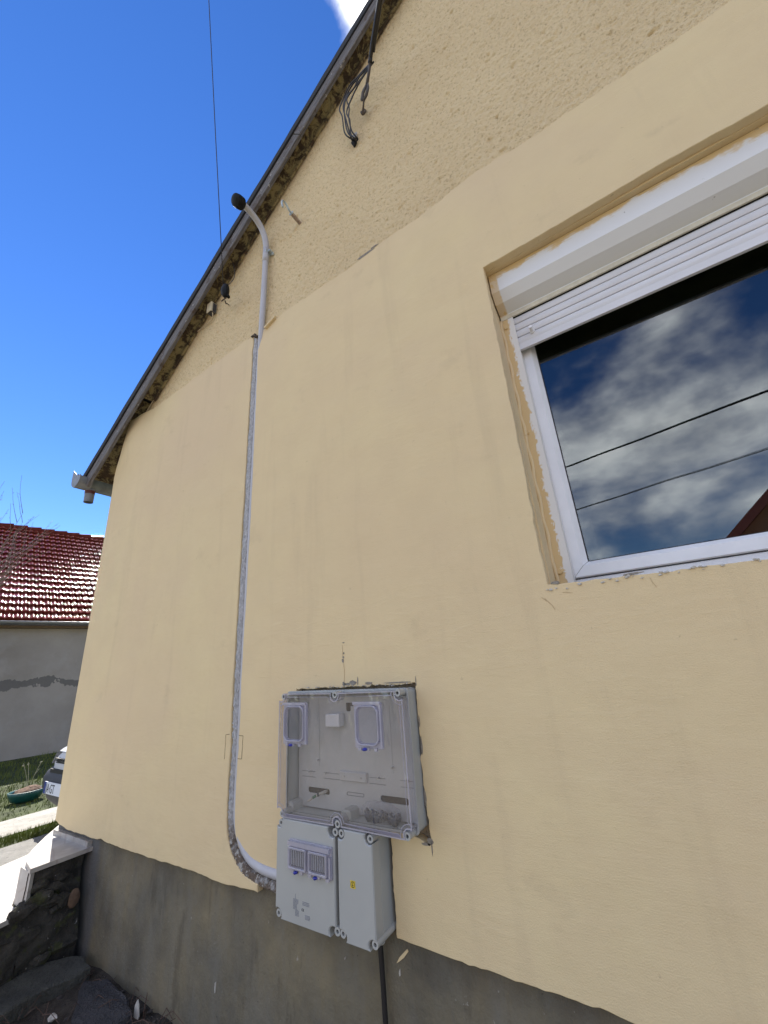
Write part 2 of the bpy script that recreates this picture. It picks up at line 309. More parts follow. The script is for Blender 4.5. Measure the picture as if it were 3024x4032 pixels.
M = dict(
    olive=simple('dark_olive_shutter_back', (0.30, 0.30, 0.15), 0.8),
    lawn=simple("mossy_lawn", (0.042, 0.055, 0.012), 0.95, 0.5, 3, 0.03, 30),
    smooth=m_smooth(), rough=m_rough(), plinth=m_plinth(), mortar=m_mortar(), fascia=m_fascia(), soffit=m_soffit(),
    boxpaint=m_boxpaint(), rail=m_railpaint(), glass=m_glass(), tile=m_tile(), grime=m_grime(), stone=m_stonewall(), soil=m_soil(),
    ground=m_ground(), marble=m_marble(),
    tar=simple("black_roof_edge", (0.016, 0.017, 0.018), 0.85), masonry=simple("bare_masonry", (0.30, 0.25, 0.19), 0.95, bump=0.01, bscale=60),
    pvc=simple("white_window_plastic", (0.80, 0.81, 0.84), 0.32, 0.04, 12), slat=simple("pale_shutter_slat", (0.66, 0.66, 0.69), 0.4, 0.04, 8),
    lip=simple("cream_aluminium_lip", (0.62, 0.58, 0.46), 0.5), rubber=simple("black_rubber", (0.012, 0.012, 0.013), 0.6),
    dark=simple("dark_gap", (0.01, 0.009, 0.008), 0.9), conduit=simple("grey_conduit_plastic", (0.44, 0.44, 0.47), 0.42, 0.06, 10),
    cap=simple("black_plastic_cap", (0.005, 0.006, 0.006), 0.55, Specular_IOR_Level=0.2, bump=0.002, bscale=60), galv=simple("galvanised_steel", (0.46, 0.52, 0.53), 0.42, 0.3, 40, Metallic=0.7),
    rusty=simple("rusty_sleeve", (0.33, 0.25, 0.19), 0.7, 0.5, 60), cable=simple("black_cable_sheath", (0.016, 0.014, 0.014), 0.5),
    greycable=simple("grey_cable_sheath", (0.07, 0.062, 0.06), 0.5), iron=simple("old_iron", (0.075, 0.055, 0.04), 0.8, 0.4, 60),
    beige=simple("beige_plastic", (0.62, 0.54, 0.38), 0.5), beigecable=simple("beige_painted_cable", (0.52, 0.42, 0.27), 0.7),
    gutter=simple("grey_green_gutter", (0.11, 0.13, 0.125), 0.5, 0.3, 14), gutteredge=simple("grey_gutter_end", (0.17, 0.18, 0.195), 0.5, 0.2, 20),
    rust=simple("rust_brown_paint", (0.10, 0.028, 0.022), 0.6), grp=simple("grey_polyester", (0.365, 0.375, 0.365), 0.22, 0.03, 8, Specular_IOR_Level=0.5),
    tray=simple("grey_polyester_tray", (0.35, 0.37, 0.37), 0.38, 0.05, 12), plate=simple("light_grey_mounting_plate", (0.46, 0.475, 0.49), 0.45, 0.04, 9),
    clear=m_clear("clear_polycarbonate", (0.93, 0.91, 0.89), (0.50, 0.49, 0.48), 0.05, 0.012, 1.75),
    clear2=m_clear("clear_window_plastic", (0.93, 0.93, 0.96), (0.5, 0.5, 0.55), 0.06, 0.001),
    violet=m_clear("violet_tinted_plastic", (0.84, 0.83, 0.90), (0.56, 0.55, 0.61), 0.45, 0.01),
    bag=m_clear("crumpled_clear_bag", (0.92, 0.92, 0.94), (0.7, 0.7, 0.76), 0.045, 0.012),
    blue=simple("blue_plastic_seal", (0.022, 0.03, 0.30), 0.35), white=simple("white_plastic", (0.72, 0.75, 0.82), 0.35, 0.03),
    bluedark=simple("dark_blue_plastic", (0.012, 0.018, 0.05), 0.35, 0.4, 60), screw=simple("zinc_screw", (0.55, 0.55, 0.56), 0.35, Metallic=0.8),
    print_=simple("grey_print", (0.20, 0.21, 0.24), 0.6), ink=simple("dark_ink", (0.035, 0.035, 0.04), 0.6), yellow=simple("yellow_sticker", (0.62, 0.46, 0.02), 0.4),
    green=simple("green_insulation", (0.03, 0.14, 0.06), 0.5), copper=simple("stripped_cable", (0.42, 0.40, 0.36), 0.5), brownhole=simple("brick_dust_hole", (0.06, 0.035, 0.025), 0.95),
    pencil=simple("pencil_line", (0.12, 0.085, 0.05), 0.9, 0.3, 90), crack=simple("hairline_crack", (0.40, 0.29, 0.17), 0.95), chip=simple("bare_cement_chip", (0.25, 0.225, 0.19), 0.95, 0.3, 90, 0.004, 150),
    litchip=simple("pale_plaster_crumb", (0.50, 0.47, 0.42), 0.9), vanw=simple("white_car_paint", (0.60, 0.62, 0.66), 0.25, 0.03, 3), bumper=simple("dark_blue_grey_bumper", (0.028, 0.031, 0.045), 0.55),
    lamp=m_clear("headlamp_plastic", (0.6, 0.6, 0.62), (0.35, 0.35, 0.36), 0.6), blackgrille=simple("black_grille", (0.006, 0.006, 0.007), 0.6), tyre=simple("tyre_rubber", (0.015, 0.015, 0.015), 0.85),
    plateblue=simple("plate_blue_band", (0.02, 0.04, 0.22), 0.4), teal=simple("teal_plastic", (0.008, 0.075, 0.072), 0.4, 0.2), bark=simple("pale_bark", (0.17, 0.13, 0.10), 0.85, 0.4, 60),
    zinc=simple("zinc_gutter", (0.27, 0.28, 0.29), 0.3, 0.15, 6, Metallic=0.6), board=simple("brown_eave_board", (0.12, 0.085, 0.045), 0.8, 0.3), stalk=simple("dry_pale_stalk", (0.30, 0.29, 0.19), 0.9),
    leaf=simple("grass_blade", (0.105, 0.135, 0.018), 0.7, 0.5, 3), twig=simple("dead_twig", (0.09, 0.055, 0.04), 0.9), salmon=simple("salmon_house_paint", (0.60, 0.30, 0.17), 0.9), redroof=simple("red_brown_tiles", (0.16, 0.045, 0.035), 0.7),
    pave=m_concrete("pale_worn_paving", (0.30, 0.28, 0.24), (0.46, 0.44, 0.39)), slab=m_concrete("broken_concrete_slab", (0.055, 0.055, 0.047), (0.13, 0.13, 0.11), 0.011),
    slab2=m_concrete("dark_concrete_slab", (0.04, 0.038, 0.042), (0.085, 0.08, 0.082), 0.011), ground2=m_concrete("grey_paving", (0.17, 0.165, 0.15), (0.27, 0.26, 0.24)),
)

# ------------------------------------------------------------------ mesh helpers
def rr(x0, x1, z0, z1, r, n=5):
    """rounded rectangle, counter-clockwise in x,z"""
    p = []
    for cx, cz, a0 in ((x1 - r, z1 - r, 0), (x0 + r, z1 - r, 90), (x0 + r, z0 + r, 180), (x1 - r, z0 + r, 270)):
        for i in range(n + 1):
            a = rad(a0 + 90 * i / n); p.append((cx + r * math.cos(a), cz + r * math.sin(a)))
    return p
def inset(poly, d):
    n = len(poly); out = []
    area = sum(poly[i][0] * poly[(i + 1) % n][1] - poly[(i + 1) % n][0] * poly[i][1] for i in range(n))
    s = 1 if area > 0 else -1
    for i in range(n):
        a, b, c = Vector(poly[i - 1]), Vector(poly[i]), Vector(poly[(i + 1) % n])
        e1 = (b - a); e2 = (c - b)
        if e1.length < 1e-9 or e2.length < 1e-9: out.append(tuple(b)); continue
        e1.normalize(); e2.normalize()
        n1 = Vector((-e1.y, e1.x)) * s; n2 = Vector((-e2.y, e2.x)) * s
        m = n1 + n2
        if m.length < 1e-6: m = n1.copy()
        m.normalize(); k = max(0.4, m.dot(n1)); out.append(tuple(b + m * d / k))
    return out
class MB:
    def __init__(s): s.v = []; s.f = []
    def add(s, vs, fs):
        o = len(s.v); s.v += [tuple(v) for v in vs]; s.f += [tuple(i + o for i in f) for f in fs]; return s
    def box(s, x0, x1, y0, y1, z0, z1):
        return s.add([(x0, y0, z0), (x1, y0, z0), (x1, y1, z0), (x0, y1, z0), (x0, y0, z1), (x1, y0, z1), (x1, y1, z1), (x0, y1, z1)],
                     [(0, 1, 5, 4), (1, 2, 6, 5), (2, 3, 7, 6), (3, 0, 4, 7), (3, 2, 1, 0), (4, 5, 6, 7)])
    def prism(s, poly, y0, y1, holes=(), ch=0.0, plane='xz', back=True):
        """extrude a 2-D outline (with holes) between y0 (front) and y1; ch chamfers the front rim"""
        if plane == 'xz': P = lambda q, y: (q[0], y, q[1])
        elif plane == 'xy': P = lambda q, y: (q[0], q[1], y)
        else: P = lambda q, y: (y, q[0], q[1])
        loops = [list(poly)] + [list(h) for h in holes]
        front = [inset(l, ch if i == 0 else -ch) if ch else l for i, l in enumerate(loops)]
        def cap(ls, y, o):
            vs = [[Vector((q[0], q[1], 0)) for q in l] for l in ls]
            tris = tessellate_polygon(vs); flat = [q for l in ls for q in l]
            s.add([P(q, y) for q in flat], [t if o else t[::-1] for t in tris])
        cap(front, y0, True)
        if back: cap(loops, y1, False)
        d = 1 if y1 > y0 else -1
        for l, fl in zip(loops, front):
            n = len(l); rings = [[P(q, y0) for q in fl]]
            if ch: rings.append([P(q, y0 + ch * d) for q in l])
            rings.append([P(q, y1) for q in l])
            for a, b in zip(rings, rings[1:]):
                s.add(a + b, [(i, (i + 1) % n, (i + 1) % n + n, i + n) for i in range(n)])
        return s
    def tube(s, pts, r, n=10, caps=True):
        pts = [Vector(p) for p in pts]; rs = r if isinstance(r, (list, tuple)) else [r] * len(pts)
        up = None; rings = []
        for i, p in enumerate(pts):
            t = (pts[min(i + 1, len(pts) - 1)] - pts[max(i - 1, 0)]).normalized()
            if up is None:
                up = Vector((0, 0, 1)) if abs(t.z) < 0.9 else Vector((1, 0, 0))
            u = (up - t * up.dot(t)).normalized(); w = t.cross(u); up = u
            rings.append([p + (u * math.cos(2 * math.pi * k / n) + w * math.sin(2 * math.pi * k / n)) * rs[i] for k in range(n)])
        vs = [v for r_ in rings for v in r_]
        fs = [(i * n + k, i * n + (k + 1) % n, (i + 1) * n + (k + 1) % n, (i + 1) * n + k) for i in range(len(pts) - 1) for k in range(n)]
        if caps: fs += [tuple(range(n))[::-1], tuple((len(pts) - 1) * n + k for k in range(n))]
        return s.add(vs, fs)
    def ring(s, c, r0, r1, y0, y1, n=16):
        """a short tube along y with a bore"""
        A = [(c[0] + r1 * math.cos(2 * math.pi * k / n), c[1] + r1 * math.sin(2 * math.pi * k / n)) for k in range(n)]
        B = [(c[0] + r0 * math.cos(2 * math.pi * k / n), c[1] + r0 * math.sin(2 * math.pi * k / n)) for k in range(n)]
        vs = [(p[0], y0, p[1]) for p in A] + [(p[0], y0, p[1]) for p in B] + [(p[0], y1, p[1]) for p in A] + [(p[0], y1, p[1]) for p in B]
        fs = []
        for k in range(n):
            j = (k + 1) % n
            fs += [(k, j, n + j, n + k), (k, 2 * n + k, 2 * n + j, j), (n + k, n + j, 3 * n + j, 3 * n + k), (2 * n + k, 3 * n + k, 3 * n + j, 2 * n + j)]
        return s.add(vs, fs)
    def blob(s, c, r, sub=2, amp=0.15, sx=(1, 1, 1), seed=0):
        bm = bmesh.new(); bmesh.ops.create_icosphere(bm, subdivisions=sub, radius=1.0); rnd = random.Random(seed)
        ph = [rnd.uniform(0, 6) for _ in range(6)]
        for v in bm.verts:
            q = v.co; k = 1 + amp * (math.sin(3 * q.x + ph[0]) * math.sin(2.5 * q.y + ph[1]) + 0.6 * math.sin(5 * q.z + ph[2]) * math.sin(4 * q.x + ph[3]) + rnd.uniform(-.5, .5) * 0.5)
            v.co = Vector((q.x * sx[0], q.y * sx[1], q.z * sx[2])) * r * k + Vector(c)
        bm.verts.index_update()
        s.add([v.co[:] for v in bm.verts], [[v.index for v in f.verts] for f in bm.faces]); bm.free(); return s
    def build(s, name, mat, parent=None, smooth=False, auto=None):
        me = bpy.data.meshes.new(name); me.from_pydata(s.v, [], s.f); me.validate(); me.update()
        bm = bmesh.new(); bm.from_mesh(me); bmesh.ops.remove_doubles(bm, verts=bm.verts, dist=1e-6)
        bmesh.ops.recalc_face_normals(bm, faces=bm.faces); bm.to_mesh(me); bm.free()
        me.materials.append(M[mat] if isinstance(mat, str) else mat)
        o = bpy.data.objects.new(name, me); COL.objects.link(o)
        if parent: o.parent = parent; o.matrix_parent_inverse = Matrix.Translation(-Vector(origin(parent)))
        if smooth:
            for p in me.polygons: p.use_smooth = True
            if auto: me.set_sharp_from_angle(angle=rad(auto))
        return o
ORG = {}
def origin(o): return ORG.get(o.name, (0, 0, 0))
def thing(name, label, cat, loc=(0, 0, 0), group=None):
    o = bpy.data.objects.new(name, None); COL.objects.link(o); o.empty_display_size = 0.1
    o.location = loc; ORG[o.name] = loc; o['label'] = label; o['category'] = cat
    if group: o['group'] = group
    return o
def sub(name, parent):
    o = bpy.data.objects.new(name, None); COL.objects.link(o); o.empty_display_size = 0.05; o.parent = parent
    o.matrix_parent_inverse = Matrix.Translation(-Vector(origin(parent))); ORG[o.name] = (0, 0, 0); return o
def tag(o, label, cat, group=None):
    o['label'] = label; o['category'] = cat
    if group: o['group'] = group
    return o
def struct(o, kind='structure'): o['kind'] = kind; return o
def lerp(a, b, t): return a + (b - a) * t
def interp(tab, x):
    for (x0, y0), (x1, y1) in zip(tab, tab[1:]):
        if x0 <= x <= x1: return lerp(y0, y1, (x - x0) / (x1 - x0))
    return tab[0][1] if x < tab[0][0] else tab[-1][1]
def jag(pts, step, amp, seed=1, keep=False):
    """subdivide an open polyline and roughen it across its own direction"""
    r = random.Random(seed); out = []; cur = 0
    for (a, b) in zip(pts, pts[1:]):
        a, b = Vector(a), Vector(b); L = (b - a).length; n = max(1, int(L / step)); nrm = Vector((-(b - a).y, (b - a).x)) / max(L, 1e-9)
        for i in range(n):
            cur = cur * 0.72 + r.uniform(-1, 1) * amp * 0.7
            if r.random() < 0.03: cur += r.uniform(-1, 1) * amp * 2.2
            out.append(tuple(a.lerp(b, i / n) + nrm * (cur if (i or out) else 0)))
    out.append(tuple(pts[-1])); return out
def vnoise(X, Z, cell, seed):
    r = np.random.RandomState(seed); G = r.rand(256, 256)
    x = X / cell; z = Z / cell; xi = np.floor(x).astype(int); zi = np.floor(z).astype(int); fx = x - xi; fz = z - zi
    fx = fx * fx * (3 - 2 * fx); fz = fz * fz * (3 - 2 * fz); g = lambda a, b: G[a % 256, b % 256]
    return (g(xi, zi) * (1 - fx) + g(xi + 1, zi) * fx) * (1 - fz) + (g(xi, zi + 1) * (1 - fx) + g(xi + 1, zi + 1) * fx) * fz
def spline(pts, n=8):
    P = [Vector(p) for p in pts]; P = [P[0] * 2 - P[1]] + P + [P[-1] * 2 - P[-2]]; out = []
    for i in range(1, len(P) - 2):
        for k in range(n):
            t = k / n; a, b, c, d = P[i - 1:i + 3]
            out.append(0.5 * ((2 * b) + (c - a) * t + (2 * a - 5 * b + 4 * c - d) * t * t + (3 * b - a - 3 * c + d) * t ** 3))
    out.append(P[-2]); return out

# ================================================================== THE HOUSE
XC = -3.67                                     # left corner
rake = lambda x: 2.604 + 0.824 * (x + 2.818)   # underside of the roof on the gable
XR = 5.6; XRIDGE = 0.95; ZR = rake(XRIDGE)
rake2 = lambda x: rake(x) if x <= XRIDGE else ZR - 0.824 * (x - XRIDGE)
house = thing("house", "cream rendered house with a grey plinth, a rough-cast gable and a roller shutter window", "house", (XC, 0, -EYE))

# --- the two coats of smooth render (left and right of the conduit chase)
bound = [(-3.457, 2.14), (-3.265, 2.18), (-2.845, 2.198), (-2.667, 2.208), (-2.437, 2.225), (-2.258, 2.222), (-1.984, 2.244), (-1.839, 2.216), (-1.666, 2.241), (-1.543, 2.263), (-1.311, 2.255), (-1.178, 2.257), (-1.072, 2.253), (-0.911, 2.264), (-0.737, 2.287), (-0.559, 2.27), (-0.436, 2.279), (-0.248, 2.315), (-0.07, 2.299), (0.081, 2.284), (0.386, 2.28), (0.653, 2.267), (0.9, 2.28)]
chL = [(-1.894, 2.228), (-1.897, 1.5), (-1.897, 0.845), (-1.897, 0.3), (-1.896, -0.069), (-1.894, -0.189), (-1.886, -0.349), (-1.89, -0.459), (-1.887, -0.604), (-1.883, -0.664), (-1.866, -0.72), (-1.836, -0.769), (-1.774, -0.819), (-1.726, -0.835), (-1.69, -0.842), (-1.66, -0.844), (-1.658, -0.871)]
chR = [(-1.838, 2.217), (-1.828, 1.5), (-1.823, 0.826), (-1.828, 0.3), (-1.832, -0.07), (-1.826, -0.189), (-1.825, -0.346), (-1.83, -0.454), (-1.829, -0.598), (-1.826, -0.657), (-1.815, -0.695), (-1.79, -0.737), (-1.731, -0.768), (-1.664, -0.776), (-1.551, -0.776), (-1.40, -0.776)]
low = [(-3.645, -0.848), (-3.565, -0.865), (-3.438, -0.876), (-3.248, -0.874), (-2.928, -0.874), (-2.693, -0.875), (-2.457, -0.876), (-2.088, -0.873), (-1.875, -0.881), (-1.658, -0.871)]
lowR = [(-0.972, -0.868), (-0.904, -0.868), (-0.847, -0.871), (-0.739, -0.869), (-0.578, -0.873), (-0.457, -0.874), (-0.337, -0.877), (-0.285, -0.881), (0.4, -0.885), (XR, -0.88)]
WX0, WX1, WZ0, WZ1 = -0.268, 1.16, 0.206, 1.682
topL = jag([p for p in bound if p[0] <= -1.95] + [(-1.894, 2.228)], 0.02, 0.006, 3)
left_outline = jag(low, 0.02, 0.003, 5) + jag(chL[::-1], 0.02, 0.0022, 6)[1:] + topL[::-1][1:] + [(-3.478, 2.085), (-3.492, 2.03), (-3.513, 1.982), (-3.576, 1.86), (-3.653, 1.744), (-3.683, 1.677), (-3.694, 1.60), (-3.690, 1.477), (-3.682, 1.2), (-3.676, 0.3), (-3.668, -0.4)]
cut = [(-1.40, -0.776), (-1.40, -0.556), (-1.4425, -0.556), (-1.4425, -0.0945)]
cutt = jag([(-1.4425, -0.0945), (-1.40, -0.094), (-1.12, -0.092), (-0.90, -0.090), (-0.816, -0.088)], 0.008, 0.003, 8)
cutr = jag([(-0.816, -0.088), (-0.820, -0.20), (-0.815, -0.30), (-0.820, -0.42), (-0.816, -0.52), (-0.810, -0.575), (-0.83, -0.585), (-0.88, -0.572), (-0.972, -0.570), (-0.974, -0.70), (-0.972, -0.868)], 0.01, 0.0028, 9)
topR = jag([p for p in bound if p[0] >= -1.84], 0.02, 0.006, 10) + [(XR, 2.28)]
right_outline = jag(chR, 0.02, 0.0016, 11)[:-1] + cut + cutt[1:] + cutr[1:] + jag(lowR, 0.02, 0.003, 12)[1:] + topR[::-1]
hole = jag([(WX0 - 0.004, WZ0 - 0.002), (-0.10, 0.196), (0.2, 0.190), (0.5, 0.186), (1.0, 0.184), (WX1, 0.188)], 0.012, 0.0026, 13) + jag([(WX1, 0.19), (WX1, WZ1 + 0.01)], 0.05, 0.002, 14)[1:] \
    + jag([(WX1, WZ1 + 0.01), (0.75, 1.684), (0.44, 1.693), (0.25, 1.690), (0.0, 1.684), (WX0 + 0.004, WZ1)], 0.03, 0.003, 15)[1:] + jag([(WX0 + 0.004, WZ1), (-0.268, 1.0), (WX0 - 0.006, WZ0 - 0.002)], 0.012, 0.0018, 16)[1:-1]
mb = MB().prism(left_outline, 0.0, 0.036, ch=0.003).prism(right_outline, 0.0, 0.036, holes=[hole], ch=0.002)
def bulge(x, z):
    """the coat is thicker and leans out where it runs up under the eaves corner"""
    a = min(1, max(0, (-3.15 - x) / 0.3)); b = min(1, max(0, (z - 1.55) / 0.5)); return 0.05 * a * a * (3 - 2 * a) * b * b * (3 - 2 * b)
o = mb.build("smooth_render", 'smooth', house)
bm = bmesh.new(); bm.from_mesh(o.data)
for k in range(15):
    g_all = bm.verts[:] + bm.edges[:] + bm.faces[:]; bmesh.ops.bisect_plane(bm, geom=g_all, plane_co=(-3.66 + 0.038 * k, 0, 0), plane_no=(1, 0, 0))
    g_all = bm.verts[:] + bm.edges[:] + bm.faces[:]; bmesh.ops.bisect_plane(bm, geom=g_all, plane_co=(0, 0, 1.5 + 0.048 * k), plane_no=(0, 0, 1))
for v in bm.verts:
    if v.co.y < 0.01 and v.co.x < -3.1: v.co.y -= bulge(v.co.x, v.co.z)
bm.to_mesh(o.data); bm.free()

# --- rough-cast on the gable, real relief
nx, nzv = 980, 560
xs = np.linspace(-3.72, 1.7, nx); zs = np.linspace(2.17, ZR + 0.05, nzv)
XX, ZZ = np.meshgrid(xs, zs)
h = 0.55 * vnoise(XX, ZZ, 0.013, 1) + 0.5 * vnoise(XX + ZZ * .3, ZZ, 0.024, 2) + 0.45 * vnoise(XX, ZZ, 0.0085, 3)
pit = np.clip(vnoise(XX, ZZ, 0.022, 4) * vnoise(XX, ZZ, 0.05, 5) - 0.62, 0, 1)
YY = 0.018 - 0.0105 * h + 0.05 * pit + 0.002 * (vnoise(XX, ZZ, 0.5, 6) - .5)
ZL = np.where(XX <= XRIDGE, 2.604 + 0.824 * (XX + 2.818), ZR - 0.824 * (XX - XRIDGE))
vs = np.stack([XX, YY, ZZ], -1).reshape(-1, 3); idx = np.arange(nx * nzv).reshape(nzv, nx)
q = np.stack([idx[:-1, :-1], idx[:-1, 1:], idx[1:, 1:], idx[1:, :-1]], -1).reshape(-1, 4)
keep = (ZZ[:-1, :-1] < ZL[:-1, :-1] + 0.03).reshape(-1) & (XX[:-1, :-1] > XC).reshape(-1); q = q[keep]
me = bpy.data.meshes.new("roughcast"); me.vertices.add(len(vs)); me.vertices.foreach_set('co', vs.ravel())
me.loops.add(q.size); me.loops.foreach_set('vertex_index', q.ravel().astype(np.int32)); me.polygons.add(len(q))
me.polygons.foreach_set('loop_start', np.arange(0, q.size, 4, dtype=np.int32)); me.update(calc_edges=True); me.validate()
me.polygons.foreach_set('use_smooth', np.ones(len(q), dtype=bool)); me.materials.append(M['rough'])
o = bpy.data.objects.new("roughcast", me); COL.objects.link(o); o.parent = house; o.matrix_parent_inverse = Matrix.Translation(-Vector(ORG[house.name]))
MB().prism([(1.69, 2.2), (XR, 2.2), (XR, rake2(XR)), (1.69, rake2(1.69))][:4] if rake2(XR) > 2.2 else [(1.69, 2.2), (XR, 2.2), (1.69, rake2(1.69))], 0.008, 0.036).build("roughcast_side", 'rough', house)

# --- masonry body: gable wall with the window opening, side, rear and right walls, plinth
MB().prism([(XC + 0.01, -0.80), (XR - .01, -0.80), (XR - .01, rake2(XR) + 0.02), (XRIDGE, ZR + 0.02), (XC + 0.01, rake(XC) + 0.04)], 0.037, 0.30,
           holes=[[(WX0 - 0.012, WZ0 - 0.02), (WX1 + 0.01, WZ0 - 0.02), (WX1 + 0.01, WZ1 + 0.02), (WX0 - 0.012, WZ1 + 0.02)]]).build("wall", 'masonry', house)
zc = rake(XC) + 0.03
MB().box(XC, XC + 0.3, 0.30, 8.5, -0.85, zc).build("side_wall", 'smooth', house); MB().box(XR - .3, XR, 0.30, 8.5, -0.85, zc).build("side_wall", 'smooth', house)
MB().prism([(XC, -0.85), (XR, -0.85), (XR, rake2(XR)), (XRIDGE, ZR), (XC, zc)], 8.5, 8.8).build("rear_wall", 'smooth', house)
# plinth face as a relief sheet, so that its top and foot are not ruler straight
pn, pm = 260, 34
PX = np.linspace(XC + 0.015, XR - .02, pn); PZ = np.linspace(-EYE - 0.25, -0.79, pm); A, B = np.meshgrid(PX, PZ)
Yp = 0.034 + 0.010 * (vnoise(A, B, 0.35, 31) - .5) + 0.004 * (vnoise(A, B, 0.09, 32) - .5)
pv = [tuple(v) for v in np.stack([A, Yp, B], -1).reshape(-1, 3)]; ii = lambda r, c: r * pn + c
pf = [(ii(r, c), ii(r, c + 1), ii(r + 1, c + 1), ii(r + 1, c)) for r in range(pm - 1) for c in range(pn - 1)]
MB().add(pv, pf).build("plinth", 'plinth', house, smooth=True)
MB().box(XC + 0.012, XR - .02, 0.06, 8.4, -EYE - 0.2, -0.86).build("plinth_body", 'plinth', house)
# window reveal, returning into the wall
rv = MB()
r0, r1, y0, y1 = WX0, WX1, 0.0365, 0.262
rv.box(r0 - 0.03, r0, y0, y1, WZ0 - 0.015, WZ1 + 0.03).box(r0, r1, y0, y1, WZ1, WZ1 + 0.03).box(r1, r1 + 0.03, y0, y1, WZ0 - 0.015, WZ1 + 0.03).box(r0, r1, y0, 0.262, WZ0 - 0.06, WZ0 - 0.022)
rv.build("window_reveal", 'smooth', house)

# --- roof: slab, rake boards, soffit, black edge strip
al = math.atan(0.824); ux, uz = math.cos(al), math.sin(al)
def rk(x, d, side=1):
    """point on the rake line at x, d metres perpendicular above the underside"""
    return (x - uz * d * side, (rake(x) if side > 0 else rake2(x)) + ux * d)
XE = -3.93
def rakestrip(x0, x1, d0, d1): return [rk(x0, d0), rk(x1, d0), rk(x1, d1), rk(x0, d1)]
sl_out = [rk(XE, 0.050), rk(-3.24, 0.056), rk(-3.20, 0.012), (XRIDGE, ZR + 0.016), (2 * XRIDGE - XE, rake2(2 * XRIDGE - XE) + 0.016), (2 * XRIDGE - XE + .04, rake2(2 * XRIDGE - XE) + 0.10), (XRIDGE, ZR + 0.13), rk(XE, 0.085)]
MB().prism(sl_out, -0.095, 8.9).build("roof", 'tar', house)
sof = MB().prism([rk(-3.22, 0.0), (XRIDGE, ZR), (XRIDGE, ZR + 0.0155), rk(-3.22, 0.0115)], -0.088, 0.05)
sof.prism([rk(XE + .01, 0.038), rk(-3.25, 0.042), rk(-3.25, 0.0545), rk(XE + .01, 0.0485)], -0.09, 8.4)
sof.box(XE + 0.0, XE + 0.02, -0.08, 8.4, rake(XE) + 0.022, rake(XE) + 0.06)
sof.prism([rk(-3.2, -0.04), rk(XRIDGE - .05, -0.04), rk(XRIDGE - .05, -0.001), rk(-3.2, -0.001)], -0.012, 0.004).build("soffit", 'soffit', house)
seg = [(XE - 0.02, -1.375), (-1.372, 0.2), (0.203, XRIDGE)]
for i, (a, b) in enumerate(seg): MB().prism(rakestrip(a, b, -0.060 + 0.002 * i, 0.042), -0.122 - 0.002 * i, -0.096, ch=0.003).build("rake_board", 'fascia', house)
eb = MB()
def wav(x0, x1, d0, d1, n=60):
    lo = [rk(lerp(x0, x1, i / n), d0) for i in range(n + 1)]; r = random.Random(4)
    hi = [rk(lerp(x0, x1, i / n), d1 + r.uniform(-.003, .004) + (0.006 if (i // 7) % 2 else 0)) for i in range(n + 1)]
    return lo + hi[::-1]
eb.prism(wav(XE - 0.05, XRIDGE, 0.044, 0.098), -0.134, -0.08, ch=0.002).build("roof_edge_strip", 'tar', house)
# gutter with broken end cap and outlet stub
gut = sub("gutter", house)
def halfpipe(mb_, cx, cz, r, y0, y1, n=14, t=0.003):
    o_ = [(cx + r * math.cos(a), cz + r * math.sin(a)) for a in [math.pi + math.pi * k / n for k in range(n + 1)]]
    i_ = [(cx + (r - t) * math.cos(a), cz + (r - t) * math.sin(a)) for a in [math.pi + math.pi * k / n for k in range(n + 1)]]
    return mb_.prism(o_ + i_[::-1], y0, y1)
g = halfpipe(MB(), -4.0, 1.712, 0.084, -0.075, 8.6); g.tube([(-4.085, -0.07, 1.713), (-4.085, 8.6, 1.713)], 0.008, 8); g.build("gutter_trough", 'gutter', gut, True, 40)
g = halfpipe(MB(), -4.0, 1.714, 0.090, -0.175, -0.072, t=0.005)
g.prism([(-4.09, 1.714)] + [(-4.0 + 0.088 * math.cos(a), 1.714 + 0.088 * math.sin(a)) for a in [math.pi + math.pi * k / 12 for k in range(13)]] + [(-3.926, 1.73), (-3.95, 1.722), (-3.97, 1.745), (-4.0, 1.735), (-4.03, 1.77), (-4.07, 1.795), (-4.09, 1.815)], -0.180, -0.175)
g.build("gutter_end", 'gutteredge', gut, True, 30)
g = MB().tube([(-4.0, -0.055, 1.645), (-4.0, -0.053, 1.58), (-4.0, -0.052, 1.515)], [0.042, 0.038, 0.037], 18, caps=False)
g.tube([(-4.0, -0.055, 1.645), (-4.0, -0.053, 1.58), (-4.0, -0.052, 1.515)], [0.038, 0.034, 0.033], 18, caps=False); g.build("outlet_stub", 'gutteredge', gut, True)
MB().tube([(-3.999, -0.0545, 1.622), (-3.999, -0.054, 1.592)], [0.0405, 0.0390], 18, caps=False).build("rust_band", 'rust', gut, True)

# --- window: roller shutter box, rails, slats, frame, glass
win = sub("window", house)
